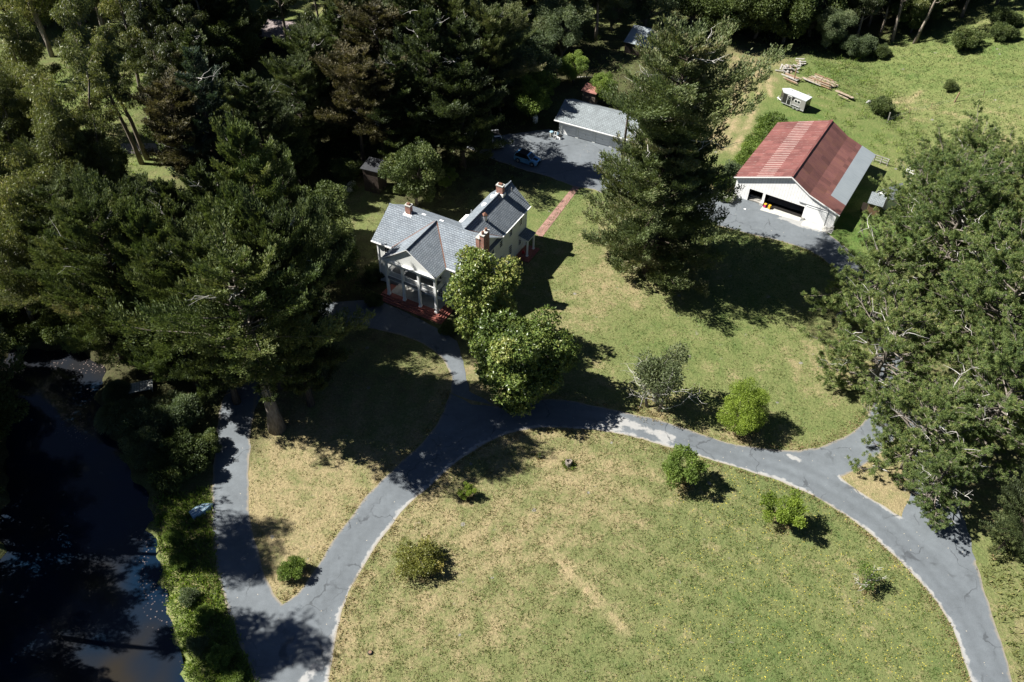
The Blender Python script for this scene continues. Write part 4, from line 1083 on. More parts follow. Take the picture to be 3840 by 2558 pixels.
def broadleaf(seed, h, rad, lobes=34, per=420, lobe_r=.30, leaf=(.3, .17), mat='oak', base=.25, flat=1.0, trunk=.22, tint=(.5, .15), rosette=0, bark='bark_grey', dead=0, hang=0.0, tall=1.0, fill=.5, ls=1.0, stems=1, tips=.0):
    """crown of leafy lobes spread through an ellipsoid, limbs reaching into each"""
    f = Foliage(seed); r = f.r
    zc = h * (base + (1 - base) * .5); hz = h * (1 - base) * .5
    n = lobes
    d = unit(r.normal(0, 1, (n, 3))); d[:, 2] = d[:, 2] * .95 + .08
    rr = (fill + (1 - fill) * r.random(n) ** .6) * (1 + .18 * np.sin(3 * np.arctan2(d[:, 1], d[:, 0]) + seed))
    c = d * rr[:, None] * np.array([rad, rad, hz]) * .82 + np.array([0, 0, zc])
    c[:, 2] = np.maximum(c[:, 2], h * base * .5 + .15)
    for s_ in range(stems):
        a = 6.28 * s_ / max(stems, 1) + r.uniform(0, 1); q = 0 if stems == 1 else rad * .18
        p0 = np.array([math.cos(a) * q, math.sin(a) * q, -.1])
        top = np.array([math.cos(a) * q * 2.5, math.sin(a) * q * 2.5, zc])
        f.wood.tube([p0, p0 * .6 + top * .4 + r.normal(0, .05 * rad, 3) * [1, 1, 0], top], [trunk * 1.2, trunk * .8, trunk * .35], 7)
    for i in range(n):
        z0 = h * base * r.uniform(.7, 1.1) + (c[i, 2] - h * base) * .25
        p0 = np.array([r.normal(0, .04 * rad), r.normal(0, .04 * rad), max(.1, min(z0, c[i, 2]))])
        mid = (p0 + c[i]) * .5 + r.normal(0, .05 * rad, 3)
        f.wood.tube([p0, mid, c[i]], [trunk * .35, trunk * .2, .015], 5, cap=False)
    lr = lobe_r * rad * r.uniform(.7, 1.3, n)
    for i in range(n):
        m = int(per * (lr[i] / (lobe_r * rad)) ** 2)
        u = unit(r.normal(0, 1, (m, 3)))
        rad_ = r.uniform(.25, 1.0, (m, 1)) ** .45
        P = c[i] + u * rad_ * lr[i] * np.array([1, 1, .82 * tall]) + r.normal(0, .03, (m, 3))
        out = unit(c[i] - np.array([0, 0, zc - hz * .3]))
        bt = r.normal(tint[0], tint[1])
        if rosette:
            k = rosette; P = np.repeat(P, k, 0); u2 = np.repeat(unit(u + out * .6 + np.array([0, 0, .35])), k, 0)
            D = u2 * .55 + unit(r.normal(0, 1, P.shape)) * .9
            N = u2 + r.normal(0, .35, P.shape)
            T = np.clip(np.repeat(r.normal(bt, .10, m), k) + r.normal(0, .10, m * k), 0, 1)
        else:
            D = u * .6 + out * .35 + r.normal(0, .7, P.shape) + np.array([0, 0, -hang])
            N = u + r.normal(0, .7, P.shape)
            T = np.clip(r.normal(bt, .11, m), 0, 1)
        f.add(P, D, ls * leaf[0] * r.uniform(.6, 1.25, len(P)), ls * leaf[1] * r.uniform(.7, 1.3, len(P)), T, N)
        if tips and r.random() < tips:    # shoots that break the outline
            for _ in range(2):
                e = c[i] + unit(out + r.normal(0, .5, 3) + np.array([0, 0, .3])) * lr[i] * r.uniform(1.1, 1.6); m2 = int(per * .10)
                s1 = r.random((m2, 1)); P = c[i] + (e - c[i]) * (.4 + .6 * s1) + r.normal(0, .09 * lr[i], (m2, 3))
                f.add(P, unit(e - c[i]) + r.normal(0, .6, (m2, 3)), ls * leaf[0] * r.uniform(.6, 1.2, m2), ls * leaf[1] * r.uniform(.7, 1.3, m2), np.clip(r.normal(bt + .05, .1, m2), 0, 1))
    for i in range(dead):
        p = np.array([r.normal(0, .1 * rad), r.normal(0, .1 * rad), h * r.uniform(.1, .4)]); az = r.uniform(0, 6.28)
        L = rad * r.uniform(.8, 1.25); pts = limb_curve(r, p, az, r.uniform(.2, 1.0), L, .1, 6, .3)
        f.twig.tube(pts, list(np.linspace(.045, .01, 6)), 4, cap=False)
        for j in range(5): b = pts[r.integers(2, 6)]; f.twig.tube(limb_curve(r, b, az + r.normal(0, .9), r.uniform(-.2, .9), L * .35, .1, 4, .3), [.02, .016, .012, .006], 4, cap=False)
    return f, mat, bark

def eucalyptus(seed, h, spread, mat='euc', clumps=26, per=330, leaf=(.55, .10), trunk=.38, lean=(3, 0), crown0=.42, stems=1, bark='bark_euc', ctint=(.45, .16)):
    f = Foliage(seed); r = f.r; tips = []
    for s_ in range(stems):
        a0 = r.uniform(0, 6.28); n = 9; zz = np.linspace(0, 1, n)
        le = np.array(lean) + (np.array([math.cos(a0), math.sin(a0)]) * spread * .5 if stems > 1 else 0)
        hh = h * (1 - .12 * s_)
        sp_ = np.stack([le[0] * zz ** 1.2 + r.normal(0, .18, n) * zz * 2, le[1] * zz ** 1.2 + r.normal(0, .18, n) * zz * 2, hh * zz * .95], 1); sp_[0] = [0, 0, -.1]
        f.wood.tube(sp_, list(trunk * (1 - zz * .88) * (1 + .3 * np.exp(-zz * 20))), 8)
        nb = 13
        for i in range(nb):
            t = crown0 - .08 + (1.0 - crown0) * (i + r.random()) / nb
            p = np.array([np.interp(t, zz, sp_[:, k]) for k in range(3)])
            L = spread * (1.1 - .55 * t) * r.uniform(.6, 1.2)
            pts = limb_curve(r, p, i * 2.4 + r.normal(0, .4), r.uniform(.35, 1.0), L, .15, 6, .22)
            f.wood.tube(pts, list(np.linspace(trunk * .28 * (1.1 - t), .02, 6)), 5, cap=False)
            for q in (3, 4, 5):
                tips.append(pts[q] + r.normal(0, .3, 3))
                if r.random() < .5:
                    sub = limb_curve(r, pts[q - 1], r.uniform(0, 6.28), r.uniform(.1, .9), L * .4, .1, 4, .2); f.wood.tube(sub, [.05, .035, .025, .01], 4, cap=False); tips.append(sub[3])
        tips.append(sp_[-1])
    tips = np.array(tips); n = len(tips)
    for i in range(n):
        m = int(per * r.uniform(.4, 1.3) * clumps * stems / n); cr = r.uniform(.7, 1.35)
        u = unit(r.normal(0, 1, (m, 3))) * r.uniform(.2, 1, (m, 1)) ** .5
        P = tips[i] + u * cr * np.array([1.1, 1.1, .9]) - np.array([0, 0, .25])
        D = r.normal(0, .45, (m, 3)) + np.array([0, 0, -.8]) + u * .3
        bt = r.normal(*ctint)
        f.add(P, D, leaf[0] * r.uniform(.6, 1.3, m), leaf[1] * r.uniform(.7, 1.4, m), np.clip(r.normal(bt, .13, m), 0, 1))
    return f, mat, bark

LEAF, BARK = {}, {}
def setup_leaves():
    LEAF['cypress'] = leaf_mat("cypress foliage", [(0, (.020, .026, .012)), (.35, (.045, .062, .024)), (.65, (.085, .104, .038)), (.9, (.130, .134, .058)), (1, (.14, .125, .07))], gain=1.25)
    LEAF['cypress_green'] = leaf_mat("fresh cypress foliage", [(0, (.022, .034, .013)), (.4, (.054, .078, .026)), (.75, (.098, .122, .042)), (1, (.145, .150, .060))], gain=1.15)
    LEAF['cypress_olive'] = leaf_mat("olive cypress foliage", [(0, (.024, .028, .013)), (.35, (.046, .064, .025)), (.65, (.078, .100, .038)), (.9, (.115, .128, .055)), (1, (.15, .135, .075))], gain=1.3)
    LEAF['cypress_brown'] = leaf_mat("bronze cypress foliage", [(0, (.028, .026, .014)), (.4, (.060, .056, .026)), (.75, (.10, .088, .042)), (1, (.14, .115, .06))])
    LEAF['spruce'] = leaf_mat("blue green conifer foliage", [(0, (.016, .028, .020)), (.45, (.036, .058, .040)), (.8, (.066, .092, .062)), (1, (.11, .13, .09))])
    LEAF['pine'] = leaf_mat("pine needles", [(0, (.030, .050, .020)), (.4, (.066, .092, .030)), (.75, (.112, .136, .044)), (1, (.175, .165, .080))], gain=2.0, trans=.35)
    LEAF['magnolia'] = leaf_mat("glossy magnolia leaves", [(0, (.022, .036, .010)), (.35, (.052, .078, .018)), (.62, (.100, .125, .030)), (.85, (.160, .168, .050)), (1, (.23, .21, .08))], .22, .36, .4, gain=1.75)
    LEAF['oak'] = leaf_mat("dark oak leaves", [(0, (.020, .030, .010)), (.4, (.046, .066, .020)), (.75, (.082, .106, .032)), (1, (.13, .145, .05))], gain=1.2)
    LEAF['light'] = leaf_mat("light green leaves", [(0, (.040, .062, .016)), (.4, (.085, .125, .028)), (.75, (.135, .185, .042)), (1, (.20, .24, .06))], .4, gain=1.45)
    LEAF['lime'] = leaf_mat("lime green leaves", [(0, (.065, .095, .016)), (.4, (.130, .180, .026)), (.75, (.195, .250, .040)), (1, (.27, .31, .06))], .42, gain=1.35)
    LEAF['willow'] = leaf_mat("grey green leaves", [(0, (.032, .046, .024)), (.4, (.070, .095, .046)), (.75, (.115, .145, .072)), (1, (.17, .19, .10))], .33, gain=1.25)
    LEAF['euc'] = leaf_mat("olive eucalyptus leaves", [(0, (.030, .032, .013)), (.35, (.062, .076, .026)), (.7, (.110, .120, .040)), (1, (.18, .165, .065))], .3, .45, .35, gain=1.5)
    LEAF['euc_dark'] = leaf_mat("dark eucalyptus leaves", [(0, (.020, .024, .011)), (.4, (.042, .056, .020)), (.75, (.078, .088, .032)), (1, (.125, .11, .05))], .25, .45, .35, gain=1.1)
    LEAF['euc_yellow'] = leaf_mat("yellowing eucalyptus leaves", [(0, (.055, .052, .016)), (.4, (.110, .122, .030)), (.75, (.19, .185, .045)), (1, (.28, .23, .07))], .35, .45, .35, gain=1.3)
    LEAF['grass'] = leaf_mat("tall grass", [(0, (.070, .085, .026)), (.4, (.120, .145, .040)), (.7, (.19, .185, .065)), (1, (.32, .25, .13))], .3)
    LEAF['lawn'] = leaf_mat("lawn grass blades", [(0, (.055, .110, .022)), (.4, (.100, .148, .038)), (.65, (.165, .172, .066)), (.88, (.27, .22, .115)), (1, (.34, .27, .16))], .3)
    LEAF['hillgrass'] = leaf_mat("wild hill grass", [(0, (.045, .080, .020)), (.45, (.085, .120, .034)), (.8, (.145, .148, .052)), (1, (.22, .185, .08))], .3)
    LEAF['straw'] = leaf_mat("dry grass", [(0, (.12, .11, .045)), (.5, (.24, .19, .095)), (1, (.38, .29, .16))], .3)
    LEAF['lichen'] = leaf_mat("sparse lichened leaves", [(0, (.036, .040, .022)), (.4, (.074, .095, .042)), (.75, (.125, .145, .070)), (1, (.21, .21, .13))], .3, gain=1.2)
    LEAF['blossom'] = leaf_mat("white blossom", [(0, (.60, .58, .52)), (1, (.85, .84, .80))], .2)
    LEAF['rose'] = leaf_mat("blossoming shrub leaves", [(0, (.05, .075, .02)), (.6, (.11, .15, .04)), (.72, (.16, .19, .07)), (.74, (.72, .70, .64)), (1, (.85, .83, .78))], .25)
    BARK['bark_grey'] = bark_mat("grey bark", (.10, .085, .07), (.24, .21, .18))
    BARK['bark_dark'] = bark_mat("dark bark", (.040, .032, .026), (.11, .09, .07))
    BARK['bark_euc'] = bark_mat("peeling eucalyptus bark", (.10, .075, .055), (.30, .26, .22), 1.2)
    BARK['twig'] = bark_mat("bleached dead wood", (.36, .34, .31), (.58, .56, .52))
setup_leaves()

PROTO = {}
def register(key, res, parts=('crown', 'trunk', 'dead_branches')):
    f, mat, bark = res
    cm = f.mesh(key + ' ' + parts[0], LEAF[mat])
    tm = f.wood.mesh(key + ' ' + parts[1], BARK[bark], True) if f.wood.v else None
    dm = f.twig.mesh(key + ' dead', BARK['twig'], True) if f.twig.v else None
    PROTO[key] = [(parts[0], cm), (parts[1], tm), (parts[2], dm)]

def plant(key, pos, label, cat, name, s=1.0, rz=0.0, group=None, lean=(0, 0), sz=None):
    e = empty(name, (float(pos[0]), float(pos[1]), float(pos[2]) - .03), rz, label, cat, group, (s, s, sz if sz else s))
    e.rotation_euler = (R(lean[0]), R(lean[1]), rz)
    for nm, me in PROTO[key]:
        if me is None: continue
        ob = bpy.data.objects.new(nm, me); COL.objects.link(ob); ob.parent = e
    return e
# ------------------------------------------------------------------ tree kinds
def make_kinds():
    register('cyp_a', conifer(11, 24, 8.0, t0=.14, nl=90, ns=11, dens=66, leaf=(.34, .13), mat='cypress_green', tint=(.3, .75), dead=4))
    register('cyp_b', conifer(12, 24, 8.0, t0=.08, nl=90, ns=11, dens=66, leaf=(.34, .13), prof='flat', mat='cypress', tint=(.3, .75), el1=.6, dead=5))
    register('cyp_c', conifer(13, 20, 5.4, t0=.34, nl=60, ns=10, dens=60, leaf=(.34, .13), prof='flat', mat='cypress_brown', droop=.12, el1=.4, irr=.45, gap=.08, tint=(.3, .75), dead=4, trunk=.36))
    register('cyp_d', conifer(14, 24, 6.8, t0=.10, nl=90, ns=10, dens=60, leaf=(.36, .14), prof='cyp', mat='cypress', droop=.06, tint=(.2, .6), irr=.45, dead=3))
    register('cyp_trunk', conifer(15, 25, 7.8, t0=.36, nl=74, ns=11, dens=66, leaf=(.34, .13), prof='flat', trunk=.75, mat='cypress_green', tint=(.3, .75), el0=-.2, lean=(.6, .8), bark='bark_grey', dead=4))
    register('cyp_main', conifer(21, 27, 10.2, t0=.03, nl=160, ns=12, dens=64, leaf=(.36, .14), prof='cyp', trunk=.8, mat='cypress_olive', tint=(.3, .85), irr=.25, dead=14, el0=-.05, el1=.6, secl=.34))
    register('cyp_top', conifer(22, 33, 8.2, t0=.52, nl=84, ns=12, dens=56, leaf=(.36, .13), prof='flat', trunk=.7, mat='cypress_olive', tint=(.35, .9), irr=.4, dead=20, el0=0, el1=.5, lean=(-.6, .2)))
    register('spruce', conifer(23, 22, 6.4, t0=.06, nl=96, ns=9, dens=56, leaf=(.34, .12), prof='cone', mat='spruce', el0=-.15, el1=.55, curl=.10, tint=(.3, .8), secl=.30, dead=3))
    register('pine_a', pine(31, 20, 8.6, nl=80, ns=10, dens=4.0, dead=6, t0=.18))
    register('pine_b', pine(32, 17, 7.6, nl=72, ns=10, dens=4.0, t0=.14, dead=6))
    register('pine_c', pine(33, 13.5, 7.0, nl=60, ns=9, dens=4.0, t0=.10, el=(-.3, .75), dead=9))
    register('magnolia_a', broadleaf(41, 15, 4.5, lobes=58, per=120, lobe_r=.30, leaf=(.34, .17), mat='magnolia', base=.06, rosette=6, tall=1.1, trunk=.28, tint=(.5, .10)))
    register('magnolia_b', broadleaf(42, 12.5, 6.4, lobes=84, per=140, lobe_r=.23, leaf=(.34, .17), mat='magnolia', base=.0, rosette=6, trunk=.3, tint=(.5, .10)))
    register('oak_a', broadleaf(51, 13, 7, lobes=52, per=560, lobe_r=.24, leaf=(.42, .24), mat='oak', base=.12, trunk=.35))
    register('oak_b', broadleaf(52, 11, 6, lobes=44, per=560, lobe_r=.26, leaf=(.40, .22), mat='oak', base=.08, trunk=.3))
    register('light_a', broadleaf(53, 11, 5.5, lobes=46, per=520, lobe_r=.25, leaf=(.36, .18), mat='light', base=.08, trunk=.25, hang=.3))
    register('willow_a', broadleaf(54, 13, 6.2, lobes=54, per=560, lobe_r=.24, leaf=(.42, .13), mat='willow', base=.06, trunk=.3, hang=.5))
    register('yard_tree', broadleaf(55, 11, 5.0, lobes=52, per=430, lobe_r=.22, leaf=(.34, .17), mat='oak', base=.10, trunk=.25, hang=.4, tips=.5))
    register('euc_a', eucalyptus(61, 30, 5.8, lean=(4, 1.0), clumps=40, per=400, leaf=(.5, .11), crown0=.34))
    register('euc_b', eucalyptus(62, 28, 5.4, lean=(-3, 2.0), crown0=.40, clumps=38, per=400, leaf=(.5, .11)))
    register('euc_c', eucalyptus(63, 26, 5.5, stems=2, lean=(2, -1), clumps=30, per=400, leaf=(.5, .11), crown0=.30))
    register('euc_dense', eucalyptus(64, 32, 6.0, mat='euc_dark', clumps=58, per=360, leaf=(.62, .13), lean=(1.5, .5), crown0=.20))
    register('euc_dense2', eucalyptus(65, 30, 5.6, mat='euc_dark', clumps=54, per=360, leaf=(.62, .13), lean=(-1.5, .8), crown0=.28))
    register('euc_high', eucalyptus(67, 36, 6.4, mat='euc_dark', clumps=46, per=360, leaf=(.6, .13), lean=(1.5, .4), crown0=.66))
    register('euc_yellow', eucalyptus(66, 13, 3.2, mat='euc_yellow', clumps=16, per=420, leaf=(.38, .10), lean=(.6, 0), crown0=.25, trunk=.2))
    register('lichen', broadleaf(171, 7.8, 3.6, lobes=50, per=160, lobe_r=.25, leaf=(.26, .13), mat='lichen', base=.12, trunk=.16, dead=20, fill=.2, stems=3))
    register('lime', broadleaf(72, 4.6, 2.35, lobes=44, per=620, lobe_r=.27, leaf=(.12, .06), mat='lime', base=.04, trunk=.08, fill=.35, tint=(.45, .1), stems=4))
    register('sapling', broadleaf(173, 3.5, 1.7, fill=.3, lobes=26, per=360, lobe_r=.26, leaf=(.13, .08), mat='light', base=.12, trunk=.06, tint=(.42, .12), tips=.8))
    register('sapling_lime', broadleaf(274, 3.5, 1.7, fill=.3, lobes=26, per=360, lobe_r=.25, leaf=(.13, .08), mat='lime', base=.12, trunk=.06, tint=(.4, .12), tips=.5))
    register('sparse', broadleaf(75, 2.5, 1.1, lobes=12, per=75, lobe_r=.3, leaf=(.13, .08), mat='light', base=.12, trunk=.045, dead=5, tint=(.4, .15)))
    register('bush_a', broadleaf(81, 2.2, 1.9, lobes=30, per=260, lobe_r=.3, leaf=(.17, .09), mat='oak', base=.0, trunk=.05, tint=(.55, .13), stems=3))
    register('bush_b', broadleaf(82, 2.6, 2.0, lobes=28, per=260, lobe_r=.32, leaf=(.22, .11), mat='willow', base=.0, trunk=.06, stems=3))
    register('bush_c', broadleaf(83, 3.0, 2.2, lobes=30, per=280, lobe_r=.3, leaf=(.22, .12), mat='light', base=.0, trunk=.06, stems=3, tint=(.45, .14)))
    register('bush_yellow', broadleaf(84, 2.0, 2.1, lobes=34, per=240, lobe_r=.27, leaf=(.15, .08), mat='euc_yellow', base=.0, trunk=.05, stems=3, tint=(.45, .14), tips=.5))
    register('bush_rose', broadleaf(85, 1.8, 1.5, lobes=22, per=260, lobe_r=.34, leaf=(.14, .10), mat='rose', base=.0, trunk=.04, stems=3, tint=(.55, .22)))
    register('bush_big', broadleaf(86, 5.5, 4.4, lobes=48, per=420, lobe_r=.26, leaf=(.30, .15), mat='willow', base=.0, trunk=.12, stems=3, tint=(.45, .16)))
    register('bush_dark', broadleaf(87, 4.0, 3.4, lobes=40, per=420, lobe_r=.27, leaf=(.28, .14), mat='oak', base=.0, trunk=.1, stems=3, tint=(.5, .14)))
    f = Foliage(91); r = f.r; n = 2600      # pampas clump
    az = r.uniform(0, 6.28, n); el = r.uniform(.5, 1.5, n)
    for k in range(3):
        s1 = .15 + .33 * k
        P = np.stack([np.cos(az) * (s1 * 1.35 * np.cos(el)), np.sin(az) * (s1 * 1.35 * np.cos(el)), 2.0 * s1 * np.sin(el) - .9 * s1 ** 2], 1)
        D = np.stack([np.cos(az) * np.cos(el), np.sin(az) * np.cos(el), np.sin(el) - 1.15 * s1], 1)
        f.add(P, D, .85, .055, np.clip(r.normal(.55 + .12 * k, .15, n), 0, 1))
    register('pampas', (f, 'willow', 'bark_grey'), ('blades', 'trunk', 'dead'))
make_kinds()

# ------------------------------------------------------------------ planting: kind, overview image point, 'b' base or height when it is the tree top, scale, turn, label, group
def b(x, y): return og(x, y)
def t(x, y, h): return base_from_top(x, y, h)

